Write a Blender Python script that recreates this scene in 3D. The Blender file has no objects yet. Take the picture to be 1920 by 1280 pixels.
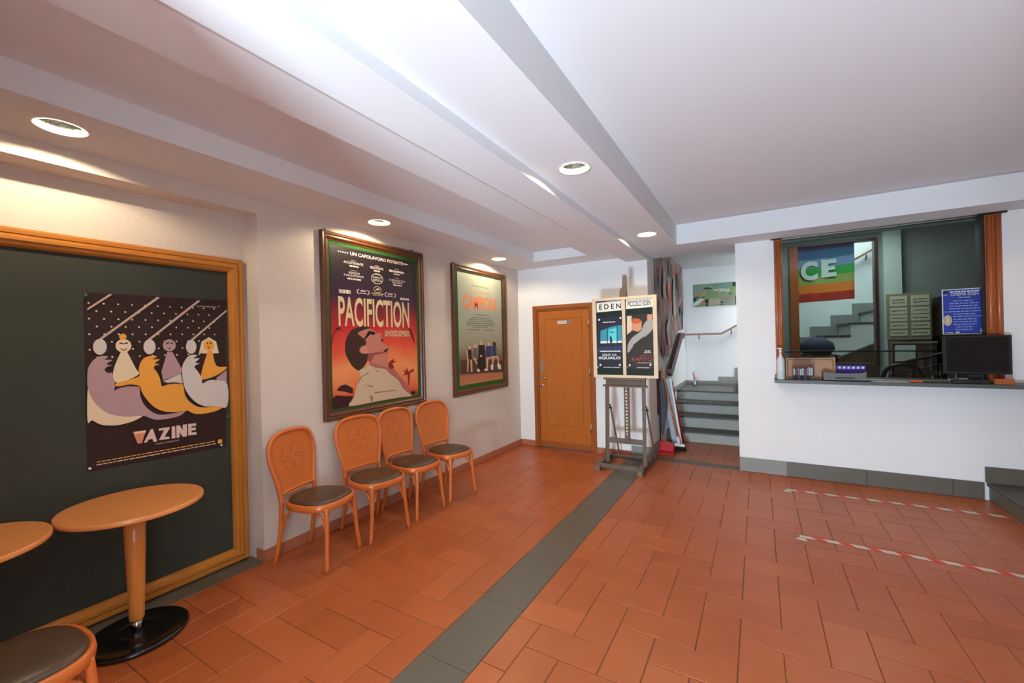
import bpy, bmesh, math, random
from mathutils import Vector, Matrix
from mathutils.geometry import tessellate_polygon
random.seed(7)
SC = bpy.context.scene
COL = SC.collection
PI = math.pi

# ------------------------------------------------------------------ camera
cam_data = bpy.data.cameras.new('camera')
cam_data.sensor_width = 36.0
cam_data.lens = 785.0 / 1920.0 * 36.0
cam_data.clip_start = 0.02
cam = bpy.data.objects.new('camera', cam_data)
COL.objects.link(cam)
cam.matrix_world = (Matrix.Translation((0, 0, 1.6)) @ Matrix.Rotation(math.radians(30.48), 4, 'Z')
                    @ Matrix.Rotation(PI / 2, 4, 'X') @ Matrix.Rotation(-math.radians(1.34), 4, 'Z'))
SC.camera = cam

# ------------------------------------------------------------------ world, exposure, large lights
world = bpy.data.worlds.new('world')
SC.world = world
world.use_nodes = True
wb = world.node_tree.nodes['Background']
wb.inputs[0].default_value = (0.80, 0.90, 1.0, 1)
wb.inputs[1].default_value = 1.0
SC.view_settings.view_transform = 'Standard'
SC.view_settings.look = 'None'
SC.view_settings.exposure = 0.1
SC.view_settings.gamma = 1.0
SC.view_settings.use_curve_mapping = False
SC.cycles.max_bounces = 10
SC.cycles.diffuse_bounces = 6
SC.cycles.transparent_max_bounces = 12
SC.cycles.sample_clamp_indirect = 6.0

def area_light(name, loc, rot, sx, sy, power, color):
    l = bpy.data.lights.new(name, 'AREA')
    l.shape = 'RECTANGLE'; l.size = sx; l.size_y = sy
    l.energy = power; l.color = color
    o = bpy.data.objects.new(name, l)
    COL.objects.link(o)
    o.location = loc; o.rotation_euler = rot
    return o
# daylight entering through the unseen entrance behind the camera
area_light('entrance_daylight', (-0.38, -2.0, 1.25), (PI / 2, 0, 0), 0.7, 2.0, 38, (0.70, 0.86, 1.0))
# unseen uplight added low behind the camera to brighten ceiling and far walls
area_light('ceiling_fill', (-0.42, -1.9, 0.15), (math.radians(109), 0, 0), 0.55, 0.6, 315, (0.64, 0.84, 1.0))
# lamp at the top of the stairwell behind the ticket booth
area_light('stairwell_lamp', (0.9, 8.3, 4.1), (0, 0, 0), 1.2, 0.8, 150, (0.90, 0.97, 1.0))
# unseen lamp added to brighten the inside of the ticket booth
area_light('booth_fill', (1.0, 6.45, 2.93), (0, 0, 0), 0.7, 0.4, 46, (1.0, 0.98, 0.95))
SPOT_POWER = 26.0
SPOT_COLOR = (1.0, 0.82, 0.54)

# ------------------------------------------------------------------ materials
def lin(c):
    return tuple(((v / 255.0) / 12.92) if v / 255.0 <= 0.04045 else (((v / 255.0 + 0.055) / 1.055) ** 2.4) for v in c)

def mat(name, rgb, rough=0.6, metal=0.0, var=0.0, vscale=6.0, bump=0.0, bscale=60.0, grain=None, coat=0.0, spec=0.5, emit=0.0, stretch=None):
    m = bpy.data.materials.new(name)
    m.use_nodes = True
    nt = m.node_tree
    b = nt.nodes['Principled BSDF']
    c = lin(rgb)
    b.inputs['Base Color'].default_value = (*c, 1)
    b.inputs['Roughness'].default_value = rough
    b.inputs['Metallic'].default_value = metal
    b.inputs['Specular IOR Level'].default_value = spec
    if coat:
        b.inputs['Coat Weight'].default_value = coat
        b.inputs['Coat Roughness'].default_value = 0.12
    if emit:
        b.inputs['Emission Color'].default_value = (*c, 1)
        b.inputs['Emission Strength'].default_value = emit
    geo = nt.nodes.new('ShaderNodeNewGeometry')
    vec = geo.outputs['Position']
    if stretch:
        tc = nt.nodes.new('ShaderNodeTexCoord')
        mp = nt.nodes.new('ShaderNodeMapping')
        mp.inputs['Scale'].default_value = stretch
        nt.links.new(tc.outputs['Object'], mp.inputs['Vector'])
        vec = mp.outputs['Vector']
    if var:
        n = nt.nodes.new('ShaderNodeTexNoise')
        n.inputs['Scale'].default_value = vscale
        n.inputs['Detail'].default_value = 5
        nt.links.new(vec, n.inputs['Vector'])
        r = nt.nodes.new('ShaderNodeMapRange')
        r.inputs[3].default_value = 1 - var
        r.inputs[4].default_value = 1 + var
        nt.links.new(n.outputs['Fac'], r.inputs[0])
        mx = nt.nodes.new('ShaderNodeVectorMath')
        mx.operation = 'SCALE'
        mx.inputs[0].default_value = c
        nt.links.new(r.outputs[0], mx.inputs['Scale'])
        nt.links.new(mx.outputs[0], b.inputs['Base Color'])
    if bump:
        n2 = nt.nodes.new('ShaderNodeTexNoise')
        n2.inputs['Scale'].default_value = bscale
        n2.inputs['Detail'].default_value = 4
        nt.links.new(geo.outputs['Position'], n2.inputs['Vector'])
        bp = nt.nodes.new('ShaderNodeBump')
        bp.inputs['Strength'].default_value = bump
        bp.inputs['Distance'].default_value = 0.01
        nt.links.new(n2.outputs['Fac'], bp.inputs['Height'])
        nt.links.new(bp.outputs['Normal'], b.inputs['Normal'])
    return m

M = {}
def D(k, *a, **kw):
    M[k] = mat(k, *a, **kw)
D('plaster_rough', (216, 206, 196), 0.9, bump=0.55, bscale=55, var=0.03, vscale=3)
D('plaster', (238, 238, 238), 0.85, bump=0.05, bscale=40, var=0.02, vscale=2)
D('ceiling_paint', (226, 228, 230), 0.85, bump=0.04, bscale=30, var=0.015, vscale=1.5)
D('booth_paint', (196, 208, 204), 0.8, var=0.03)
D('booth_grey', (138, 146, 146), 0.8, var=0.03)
D('brown_panel', (84, 62, 50), 0.7, var=0.15, vscale=4)
D('skirt_tile', (176, 108, 76), 0.45, var=0.12, vscale=8)
D('grey_stone', (142, 143, 138), 0.6, var=0.10, vscale=9, bump=0.05)
D('dark_stone', (76, 74, 70), 0.5, var=0.12, vscale=9)
D('riser_stone', (178, 180, 174), 0.7, var=0.12, vscale=7, bump=0.05)
D('strip_stone', (98, 93, 82), 0.42, var=0.08, vscale=5)
D('ledge_stone', (84, 86, 84), 0.45, var=0.06)
D('grout', (98, 84, 66), 0.9, var=0.1, vscale=20)
D('oak', (186, 118, 44), 0.35, var=0.18, vscale=3, stretch=(1, 1, 1), coat=0.2)
D('door_wood', (176, 98, 34), 0.32, var=0.16, vscale=5, stretch=(9, 9, 0.7), coat=0.25)
D('door_frame_wood', (150, 80, 28), 0.4, var=0.15, vscale=5, stretch=(9, 9, 0.7))
D('walnut', (92, 54, 28), 0.35, var=0.25, vscale=8, coat=0.2)
D('bent_wood', (206, 108, 44), 0.3, var=0.12, vscale=6, coat=0.4)
D('ply_wood', (204, 108, 40), 0.38, var=0.14, vscale=4, stretch=(14, 14, 1.2), coat=0.25)
D('engraving', (132, 66, 26), 0.5)
D('leather', (76, 58, 42), 0.38, bump=0.05, bscale=200, var=0.1)
D('table_wood', (226, 146, 80), 0.28, var=0.08, vscale=3, stretch=(3, 14, 3), coat=0.35)
D('leg_wood', (214, 136, 62), 0.32, var=0.12, vscale=4, stretch=(12, 12, 1), coat=0.3)
D('black_metal', (12, 12, 13), 0.22, coat=0.3)
D('chrome', (205, 205, 205), 0.15, metal=1.0)
D('steel', (190, 190, 188), 0.3, metal=1.0)
D('board_green', (50, 55, 46), 0.75, var=0.12, vscale=5, bump=0.08, bscale=120)
D('felt_green', (38, 88, 28), 0.9, var=0.1, vscale=15)
D('easel_wood', (106, 88, 74), 0.6, var=0.22, vscale=14)
D('pale_wood', (222, 200, 168), 0.5, var=0.06, vscale=14)
D('counter_wood', (168, 88, 42), 0.35, var=0.2, vscale=5, stretch=(9, 9, 0.7), coat=0.25)
D('rail_wood', (66, 32, 24), 0.4, var=0.1)
D('rail_wood2', (150, 96, 66), 0.4, var=0.1)
D('lamp_white', (255, 250, 240), 0.5, emit=9.0)
D('reflector', (110, 110, 108), 0.4, metal=0.9, bump=1.0, bscale=70, var=.5, vscale=60)
D('ring_white', (225, 220, 212), 0.4)
D('screen_black', (14, 14, 15), 0.25)
D('plastic_dark', (28, 28, 29), 0.4)
D('tray_grey', (92, 96, 92), 0.5)
D('paper', (225, 226, 222), 0.7)
D('letter_board', (150, 138, 116), 0.6)
D('label_card', (212, 206, 180), 0.7)
D('ink', (52, 60, 56), 0.8)
D('purple', (70, 30, 150), 0.5)
D('orange_plastic', (230, 96, 36), 0.4)
D('cardboard', (182, 140, 108), 0.7, var=0.05)
D('tape_red', (224, 62, 34), 0.5)
D('tape_white', (222, 212, 200), 0.55)
D('red_plastic', (206, 28, 34), 0.35)
D('bristle', (20, 22, 22), 0.8)
D('broom_wood', (204, 126, 62), 0.4)
D('pale_blue', (168, 184, 206), 0.6, var=0.06, vscale=20)
D('grey_cloth', (78, 80, 88), 0.85, var=0.2, vscale=10)
D('cream_wood', (196, 176, 140), 0.6)
D('dark_red', (92, 34, 30), 0.7, var=0.3, vscale=12)
D('bottle_white', (205, 212, 214), 0.35)
D('navy_cloth', (20, 34, 62), 0.8)
D('pin_green', (20, 150, 80), 0.4)
D('pin_white', (235, 235, 230), 0.4)
ART = dict(vbg=(48, 30, 28), vline=(196, 170, 158), vcream=(226, 208, 176), vlilac=(178, 146, 152), vorange=(232, 162, 66), vgrey=(208, 200, 196), vlet=(222, 196, 186), vpink=(214, 138, 108),
  pdark=(58, 26, 30), ppalm=(62, 16, 22), ppalm2=(140, 40, 30), phair=(62, 40, 34), pface=(196, 126, 108), pface2=(150, 84, 68), pblack=(24, 18, 20), pear=(214, 140, 126), pshirt=(206, 184, 156), pscarf=(176, 104, 100), pfold=(150, 116, 98),
  ptitle=(226, 206, 164), pwhite=(228, 218, 212), pmagenta=(214, 40, 120),
  cbench=(84, 58, 48), cskin=(214, 172, 140), cdk=(60, 38, 32), cblk=(40, 34, 36), cgreyf=(110, 98, 92), cblue=(52, 62, 112), cshoe=(228, 224, 216), corange=(250, 140, 84), cink=(84, 88, 78),
  evblk=(20, 34, 28), ewhite=(238, 234, 222), edark=(40, 42, 56), edark2=(52, 46, 44), esky=(60, 150, 170), ecyan=(90, 210, 220), ewl=(222, 228, 228), esha=(34, 96, 112), enavy=(46, 58, 96), eskin=(214, 150, 116), eor=(206, 96, 50), ebeige=(226, 206, 176), egrey=(170, 166, 160), ered=(190, 76, 54), eblack=(16, 16, 16),
  ygreen=(128, 154, 106), yteal=(128, 156, 152), ydk=(46, 52, 46), ybrown=(170, 146, 112), ywhite=(220, 224, 214), ybrick=(184, 122, 96), ystone=(176, 160, 142), ystone2=(140, 134, 126),
  fviolet=(96, 70, 140), fblue=(24, 100, 150), fcyan=(110, 150, 190), fgreen=(40, 160, 70), folive=(150, 165, 90), forange=(226, 128, 46), fred=(176, 52, 40), fwhite=(206, 224, 224),
  nblue=(40, 58, 150), nwhite=(214, 222, 226), nbeige=(206, 186, 140), ndark=(36, 50, 44), ngreen=(176, 190, 170), nline=(150, 166, 206))
for k, c in ART.items():
    D(k, c, 0.55, spec=0.3)

def ramp_mat(name, stops, z0, z1, nscale=3.0, namt=0.16, rough=0.4):
    """printed gradient of a poster sheet: colour changes up the sheet (object z) with a cloudy break-up"""
    m = bpy.data.materials.new(name); m.use_nodes = True
    nt = m.node_tree; b = nt.nodes['Principled BSDF']
    b.inputs['Roughness'].default_value = rough
    tc = nt.nodes.new('ShaderNodeTexCoord'); sp = nt.nodes.new('ShaderNodeSeparateXYZ')
    nt.links.new(tc.outputs['Object'], sp.inputs[0])
    mr = nt.nodes.new('ShaderNodeMapRange'); mr.inputs[1].default_value = z0; mr.inputs[2].default_value = z1
    nt.links.new(sp.outputs['Z'], mr.inputs[0])
    n = nt.nodes.new('ShaderNodeTexNoise'); n.inputs['Scale'].default_value = nscale; n.inputs['Detail'].default_value = 6
    nt.links.new(tc.outputs['Object'], n.inputs['Vector'])
    a = nt.nodes.new('ShaderNodeMath'); a.operation = 'MULTIPLY_ADD'
    a.inputs[1].default_value = namt * 2; 
    nt.links.new(n.outputs['Fac'], a.inputs[0])
    s = nt.nodes.new('ShaderNodeMath'); s.operation = 'SUBTRACT'; s.inputs[1].default_value = namt
    nt.links.new(mr.outputs[0], s.inputs[0]); nt.links.new(s.outputs[0], a.inputs[2])
    cr = nt.nodes.new('ShaderNodeValToRGB')
    els = cr.color_ramp.elements
    while len(els) < len(stops): els.new(0.5)
    for e, (p, c) in zip(els, stops):
        e.position = p; e.color = (*lin(c), 1)
    nt.links.new(a.outputs[0], cr.inputs[0])
    nt.links.new(cr.outputs[0], b.inputs['Base Color'])
    M[name] = m
ramp_mat('pacific_bg', [(0, (70, 30, 30)), (0.08, (214, 96, 50)), (0.22, (236, 150, 92)), (0.36, (222, 80, 52)), (0.5, (190, 34, 40)), (0.6, (120, 26, 44)), (0.68, (60, 36, 62)), (0.85, (46, 36, 44)), (1, (40, 32, 34))], 0.09, 1.537, 2.6, 0.12)
ramp_mat('champ_bg', [(0, (190, 120, 78)), (0.09, (176, 112, 76)), (0.13, (104, 74, 60)), (0.24, (112, 92, 74)), (0.34, (150, 148, 126)), (0.6, (170, 176, 158)), (1, (182, 188, 166))], 0.10, 1.55, 1.5, 0.02)

def tile_material():
    m = bpy.data.materials.new('terracotta'); m.use_nodes = True
    nt = m.node_tree; b = nt.nodes['Principled BSDF']
    geo = nt.nodes.new('ShaderNodeNewGeometry')
    oi = nt.nodes.new('ShaderNodeObjectInfo')
    ad = nt.nodes.new('ShaderNodeMath'); ad.operation = 'ADD'
    nt.links.new(geo.outputs['Random Per Island'], ad.inputs[0]); nt.links.new(oi.outputs['Random'], ad.inputs[1])
    fr = nt.nodes.new('ShaderNodeMath'); fr.operation = 'FRACT'
    nt.links.new(ad.outputs[0], fr.inputs[0])
    n = nt.nodes.new('ShaderNodeTexNoise'); n.inputs['Scale'].default_value = 3.2; n.inputs['Detail'].default_value = 6
    nt.links.new(geo.outputs['Position'], n.inputs['Vector'])
    a = nt.nodes.new('ShaderNodeMath'); a.operation = 'MULTIPLY_ADD'; a.inputs[1].default_value = 0.34
    nt.links.new(fr.outputs[0], a.inputs[0])
    sub = nt.nodes.new('ShaderNodeMath'); sub.operation = 'MULTIPLY'; sub.inputs[1].default_value = 0.55
    nt.links.new(n.outputs['Fac'], sub.inputs[0]); nt.links.new(sub.outputs[0], a.inputs[2])
    cr = nt.nodes.new('ShaderNodeValToRGB')
    cr.color_ramp.elements[0].color = (*lin((164, 82, 40)), 1); cr.color_ramp.elements[0].position = 0.1
    cr.color_ramp.elements[1].color = (*lin((194, 105, 58)), 1); cr.color_ramp.elements[1].position = 0.9
    nt.links.new(a.outputs[0], cr.inputs[0]); nt.links.new(cr.outputs[0], b.inputs['Base Color'])
    n3 = nt.nodes.new('ShaderNodeTexNoise'); n3.inputs['Scale'].default_value = 9; n3.inputs['Detail'].default_value = 6
    nt.links.new(geo.outputs['Position'], n3.inputs['Vector'])
    mr = nt.nodes.new('ShaderNodeMapRange'); mr.inputs[3].default_value = 0.30; mr.inputs[4].default_value = 0.46
    nt.links.new(n3.outputs['Fac'], mr.inputs[0]); nt.links.new(mr.outputs[0], b.inputs['Roughness'])
    bp = nt.nodes.new('ShaderNodeBump'); bp.inputs['Strength'].default_value = 0.12; bp.inputs['Distance'].default_value = 0.01
    nt.links.new(n3.outputs['Fac'], bp.inputs['Height']); nt.links.new(bp.outputs['Normal'], b.inputs['Normal'])
    M['terracotta'] = m
tile_material()

def glass_mat(name, tint, fres=1.45):
    m = bpy.data.materials.new(name); m.use_nodes = True
    nt = m.node_tree; nt.nodes.clear()
    o = nt.nodes.new('ShaderNodeOutputMaterial'); mix = nt.nodes.new('ShaderNodeMixShader')
    t = nt.nodes.new('ShaderNodeBsdfTransparent'); t.inputs[0].default_value = (*tint, 1)
    g = nt.nodes.new('ShaderNodeBsdfGlossy'); g.inputs['Roughness'].default_value = 0.02
    f = nt.nodes.new('ShaderNodeFresnel'); f.inputs[0].default_value = fres
    nt.links.new(f.outputs[0], mix.inputs[0]); nt.links.new(t.outputs[0], mix.inputs[1]); nt.links.new(g.outputs[0], mix.inputs[2])
    nt.links.new(mix.outputs[0], o.inputs[0])
    M[name] = m
glass_mat('booth_glass', (0.44, 0.50, 0.485))
glass_mat('acrylic', (0.9, 0.9, 0.92))

def mural_mat():
    m = bpy.data.materials.new('mural_print'); m.use_nodes = True
    nt = m.node_tree; b = nt.nodes['Principled BSDF']; b.inputs['Roughness'].default_value = 0.6
    tc = nt.nodes.new('ShaderNodeTexCoord'); mp = nt.nodes.new('ShaderNodeMapping')
    mp.inputs['Scale'].default_value = (1, 1.9, 0.42)
    nt.links.new(tc.outputs['Object'], mp.inputs['Vector'])
    n = nt.nodes.new('ShaderNodeTexNoise'); n.inputs['Scale'].default_value = 2.4; n.inputs['Detail'].default_value = 7; n.inputs['Distortion'].default_value = 0.7
    nt.links.new(mp.outputs[0], n.inputs['Vector'])
    cr = nt.nodes.new('ShaderNodeValToRGB'); els = cr.color_ramp.elements
    st = [(0.34, (70, 66, 66)), (0.405, (140, 134, 132)), (0.435, (158, 34, 34)), (0.46, (184, 172, 168)), (0.53, (132, 124, 122)), (0.57, (186, 100, 50)), (0.595, (196, 184, 180)), (0.67, (74, 70, 72))]
    while len(els) < len(st): els.new(0.5)
    for e, (p, c) in zip(els, st): e.position = p; e.color = (*lin(c), 1)
    nt.links.new(n.outputs['Fac'], cr.inputs[0]); nt.links.new(cr.outputs[0], b.inputs['Base Color'])
    M['mural_print'] = m
mural_mat()

# ------------------------------------------------------------------ mesh helpers
class MB:
    def __init__(self):
        self.v = []; self.f = []; self.mi = []; self.mats = []; self.smooth = []
    def m(self, name):
        if name not in self.mats: self.mats.append(name)
        return self.mats.index(name)
    def add(self, vs, fs, mname, smooth=False):
        o = len(self.v); k = self.m(mname)
        self.v += [tuple(p) for p in vs]
        for f in fs:
            self.f.append(tuple(i + o for i in f)); self.mi.append(k); self.smooth.append(smooth)
        return self
    def box(self, x0, x1, y0, y1, z0, z1, mn, bev=0.0):
        if bev:
            b = min(bev, (x1 - x0) * .3, (y1 - y0) * .3, (z1 - z0) * .3)
            vs = []; 
            for z, s in ((z0, 1), (z0 + b, 0), (z1 - b, 0), (z1, 1)):
                d = b if s else 0
                for (x, y) in ((x0 + d, y0 + b), (x0 + b, y0 + d), (x1 - b, y0 + d), (x1 - d, y0 + b), (x1 - d, y1 - b), (x1 - b, y1 - d), (x0 + b, y1 - d), (x0 + d, y1 - b)):
                    vs.append((x, y, z))
            fs = [tuple(range(7, -1, -1)), tuple(range(24, 32))]
            for l in range(3):
                for i in range(8):
                    j = (i + 1) % 8
                    fs.append((l * 8 + i, l * 8 + j, l * 8 + 8 + j, l * 8 + 8 + i))
            return self.add(vs, fs, mn)
        vs = [(x, y, z) for z in (z0, z1) for (x, y) in ((x0, y0), (x1, y0), (x1, y1), (x0, y1))]
        fs = [(3, 2, 1, 0), (4, 5, 6, 7), (0, 1, 5, 4), (1, 2, 6, 5), (2, 3, 7, 6), (3, 0, 4, 7)]
        return self.add(vs, fs, mn)
    def obox(self, p, q, w, h, mn, up=(0, 0, 1)):
        """bar from p to q, w across, h along up"""
        p = Vector(p); q = Vector(q); d = (q - p).normalized(); up = Vector(up)
        s = d.cross(up)
        if s.length < 1e-4: s = d.cross(Vector((1, 0, 0)))
        s.normalize(); u = s.cross(d).normalized()
        vs = [c + s * (a * w / 2) + u * (b * h / 2) for c in (p, q) for (a, b) in ((-1, -1), (1, -1), (1, 1), (-1, 1))]
        return self.add(vs, [(3, 2, 1, 0), (4, 5, 6, 7), (0, 1, 5, 4), (1, 2, 6, 5), (2, 3, 7, 6), (3, 0, 4, 7)], mn)
    def tube(self, pts, r, mn, n=10, closed=False, flat=1.0, ref=(0, 0, 1), caps=True):
        """sweep: r number or list; flat squashes along the ref direction"""
        P = [Vector(p) for p in pts]; N = len(P); ref = Vector(ref)
        vs = []
        for i in range(N):
            a = P[(i - 1) % N] if (closed or i > 0) else P[i]
            b = P[(i + 1) % N] if (closed or i < N - 1) else P[i]
            d = (b - a).normalized()
            s = d.cross(ref)
            if s.length < 1e-3: s = d.cross(Vector((1, 0, 0.01)))
            s.normalize(); u = s.cross(d)
            rr = r[i] if isinstance(r, (list, tuple)) else r
            for k in range(n):
                t = 2 * PI * k / n
                vs.append(P[i] + s * (math.cos(t) * rr) + u * (math.sin(t) * rr * flat))
        fs = []
        for i in range(N if closed else N - 1):
            j = (i + 1) % N
            for k in range(n):
                l = (k + 1) % n
                fs.append((i * n + k, i * n + l, j * n + l, j * n + k))
        self.add(vs, fs, mn, True)
        if not closed and caps:
            o = len(self.v) - len(vs); k2 = self.m(mn)
            self.f.append(tuple(o + k for k in range(n - 1, -1, -1))); self.mi.append(k2); self.smooth.append(False)
            self.f.append(tuple(o + (N - 1) * n + k for k in range(n))); self.mi.append(k2); self.smooth.append(False)
        return self
    def lathe(self, prof, mn, n=32, c=(0, 0, 0), smooth=True, caps=True):
        """prof list of (r, z)"""
        vs = [(c[0] + r * math.cos(2 * PI * k / n), c[1] + r * math.sin(2 * PI * k / n), c[2] + z) for (r, z) in prof for k in range(n)]
        fs = []
        for i in range(len(prof) - 1):
            for k in range(n):
                l = (k + 1) % n
                fs.append((i * n + k, i * n + l, (i + 1) * n + l, (i + 1) * n + k))
        self.add(vs, fs, mn, smooth)
        if not caps: return self
        o = len(self.v) - len(vs); k2 = self.m(mn)
        if prof[0][0] > 1e-5:
            self.f.append(tuple(o + k for k in range(n - 1, -1, -1))); self.mi.append(k2); self.smooth.append(False)
        if prof[-1][0] > 1e-5:
            self.f.append(tuple(o + (len(prof) - 1) * n + k for k in range(n))); self.mi.append(k2); self.smooth.append(False)
        return self
    def prism(self, poly, a0, a1, axis, mn):
        """poly 2D: axis 'y' -> (x,z); 'x' -> (y,z); 'z' -> (x,y)"""
        def pt(p, a):
            return {'y': (p[0], a, p[1]), 'x': (a, p[0], p[1]), 'z': (p[0], p[1], a)}[axis]
        n = len(poly)
        vs = [pt(p, a0) for p in poly] + [pt(p, a1) for p in poly]
        fs = [(i, (i + 1) % n, n + (i + 1) % n, n + i) for i in range(n)]
        tri = tessellate_polygon([[Vector((p[0], p[1], 0)) for p in poly]])
        for t in tri:
            fs.append(tuple(t)); fs.append(tuple(n + i for i in reversed(t)))
        return self.add(vs, fs, mn)
    def build(self, name, parent=None, origin=None, fix=True):
        """coordinates given are world ones at build time; the mesh is stored relative to its parent or origin"""
        me = bpy.data.meshes.new(name)
        off = Vector(POS.get(parent.name, (0, 0, 0))) if parent else Vector(origin or (0, 0, 0))
        me.from_pydata([Vector(p) - off for p in self.v], [], self.f)
        for mn in self.mats: me.materials.append(M[mn])
        me.polygons.foreach_set('material_index', self.mi)
        me.polygons.foreach_set('use_smooth', self.smooth)
        if fix:
            bm = bmesh.new(); bm.from_mesh(me)
            bmesh.ops.recalc_face_normals(bm, faces=bm.faces)
            bm.to_mesh(me); bm.free()
        me.update()
        o = bpy.data.objects.new(name, me)
        COL.objects.link(o)
        if parent: o.parent = parent
        else: o.location = off
        POS[o.name] = tuple(off)
        return o

POS = {}
def empty(name, loc=(0, 0, 0), rz=0):
    o = bpy.data.objects.new(name, None); COL.objects.link(o)
    o.empty_display_size = 0.1
    o.location = loc; o.rotation_euler = (0, 0, rz)
    POS[o.name] = tuple(loc)
    return o
def tag(o, label=None, cat=None, group=None, kind=None):
    if label: o['label'] = label
    if cat: o['category'] = cat
    if group: o['group'] = group
    if kind: o['kind'] = kind
    return o
def struct(mb, name, parent=None):
    o = mb.build(name, parent)
    if not parent: o['kind'] = 'structure'
    return o
def copy_tree(o, parent=None):
    c = o.copy(); COL.objects.link(c); c.parent = parent
    for ch in list(o.children): copy_tree(ch, c)
    return c

_txt = {}
def text_polys(s, y0, y1, z0, z1, bold=0.0):
    """letter outlines fitted to a box; returns verts2d, faces"""
    if s not in _txt:
        cu = bpy.data.curves.new('t', 'FONT'); cu.body = s; cu.resolution_u = 3; cu.offset = bold
        ob = bpy.data.objects.new('t', cu); COL.objects.link(ob)
        dg = bpy.context.evaluated_depsgraph_get(); dg.update()
        me = bpy.data.meshes.new_from_object(ob.evaluated_get(dg))
        vs = [(v.co.x, v.co.y) for v in me.vertices]; fs = [tuple(p.vertices) for p in me.polygons]
        bpy.data.objects.remove(ob); bpy.data.meshes.remove(me); bpy.data.curves.remove(cu)
        _txt[s] = (vs, fs)
    vs, fs = _txt[s]
    ax = min(v[0] for v in vs); bx = max(v[0] for v in vs); ay = min(v[1] for v in vs); by = max(v[1] for v in vs)
    return [(y0 + (v[0] - ax) / (bx - ax) * (y1 - y0), z0 + (v[1] - ay) / (by - ay) * (z1 - z0)) for v in vs], fs

class Art:
    """flat print: layers of coloured shapes on one sheet.  plane 'x' = sheet faces +x (u=y, v=z), 'y' = sheet faces -y (u=x, v=z)"""
    def __init__(self, plane, a, step=0.00008):
        self.mb = MB(); self.plane = plane; self.a = a; self.n = 0; self.step = step
    def pt(self, p, d):
        return (self.a + d, p[0], p[1]) if self.plane == 'x' else (p[0], self.a - d, p[1])
    def poly(self, mn, pts, layer=None):
        self.n += 1
        d = self.n * self.step
        tri = tessellate_polygon([[Vector((p[0], p[1], 0)) for p in pts]])
        self.mb.add([self.pt(p, d) for p in pts], [tuple(t) for t in tri], mn)
    def rect(self, mn, u0, u1, v0, v1):
        self.poly(mn, [(u0, v0), (u1, v0), (u1, v1), (u0, v1)])
    def ell(self, mn, cu, cv, ru, rv, n=20):
        self.poly(mn, [(cu + ru * math.cos(2 * PI * k / n), cv + rv * math.sin(2 * PI * k / n)) for k in range(n)])
    def ring(self, mn, cu, cv, ru, rv, w, a0=0, a1=2 * PI, n=24):
        self.n += 1; d = self.n * self.step
        vs = []; fs = []
        for k in range(n + 1):
            t = a0 + (a1 - a0) * k / n
            vs.append(self.pt((cu + ru * math.cos(t), cv + rv * math.sin(t)), d))
            vs.append(self.pt((cu + (ru - w) * math.cos(t), cv + (rv - w) * math.sin(t)), d))
            if k: fs.append((2 * k - 2, 2 * k, 2 * k + 1, 2 * k - 1))
        self.mb.add(vs, fs, mn)
    def text(self, mn, s, u0, u1, v0, v1, bold=0.0):
        self.n += 1; d = self.n * self.step
        vs, fs = text_polys(s, u0, u1, v0, v1, bold)
        self.mb.add([self.pt(p, d) for p in vs], fs, mn)
    def lines(self, mn, u0, u1, v, h, rng):
        """a line of print too small to read, as broken dashes"""
        self.n += 1; d = self.n * self.step; u = u0
        vs = []; fs = []
        while u < u1 - 0.004:
            w = min(rng.uniform(0.012, 0.045), u1 - u)
            o = len(vs)
            vs += [self.pt(p, d) for p in ((u, v - h / 2), (u + w, v - h / 2), (u + w, v + h / 2), (u, v + h / 2))]
            fs.append((o, o + 1, o + 2, o + 3)); u += w + 0.006
        self.mb.add(vs, fs, mn)
    def data(self, s, soft=()):
        for l in s.strip().split('\n'):
            t = l.split(); P = [tuple(map(float, q.split(','))) for q in t[1:]]
            if t[0] in soft and len(P) > 7:      # round the drawn outline off
                n = len(P); out = []
                for i in range(n):
                    p0, p1, p2, p3 = P[i - 1], P[i], P[(i + 1) % n], P[(i + 2) % n]
                    for k in (0, .33, .66):
                        out.append(tuple(.5 * (2 * p1[j] + (p2[j] - p0[j]) * k + (2 * p0[j] - 5 * p1[j] + 4 * p2[j] - p3[j]) * k * k + (3 * p1[j] - p0[j] - 3 * p2[j] + p3[j]) * k ** 3) for j in (0, 1)))
                P = out
            self.poly(t[0], P)
    def build(self, name, parent):
        o = self.mb.build(name, parent, fix=False)
        me = o.data
        want = Vector((1, 0, 0)) if self.plane == 'x' else Vector((0, -1, 0))
        bm = bmesh.new(); bm.from_mesh(me)
        bmesh.ops.reverse_faces(bm, faces=[f for f in bm.faces if f.normal.dot(want) < 0 and abs(f.normal.dot(want)) > .9])
        bm.to_mesh(me); bm.free()
        return o
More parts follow.
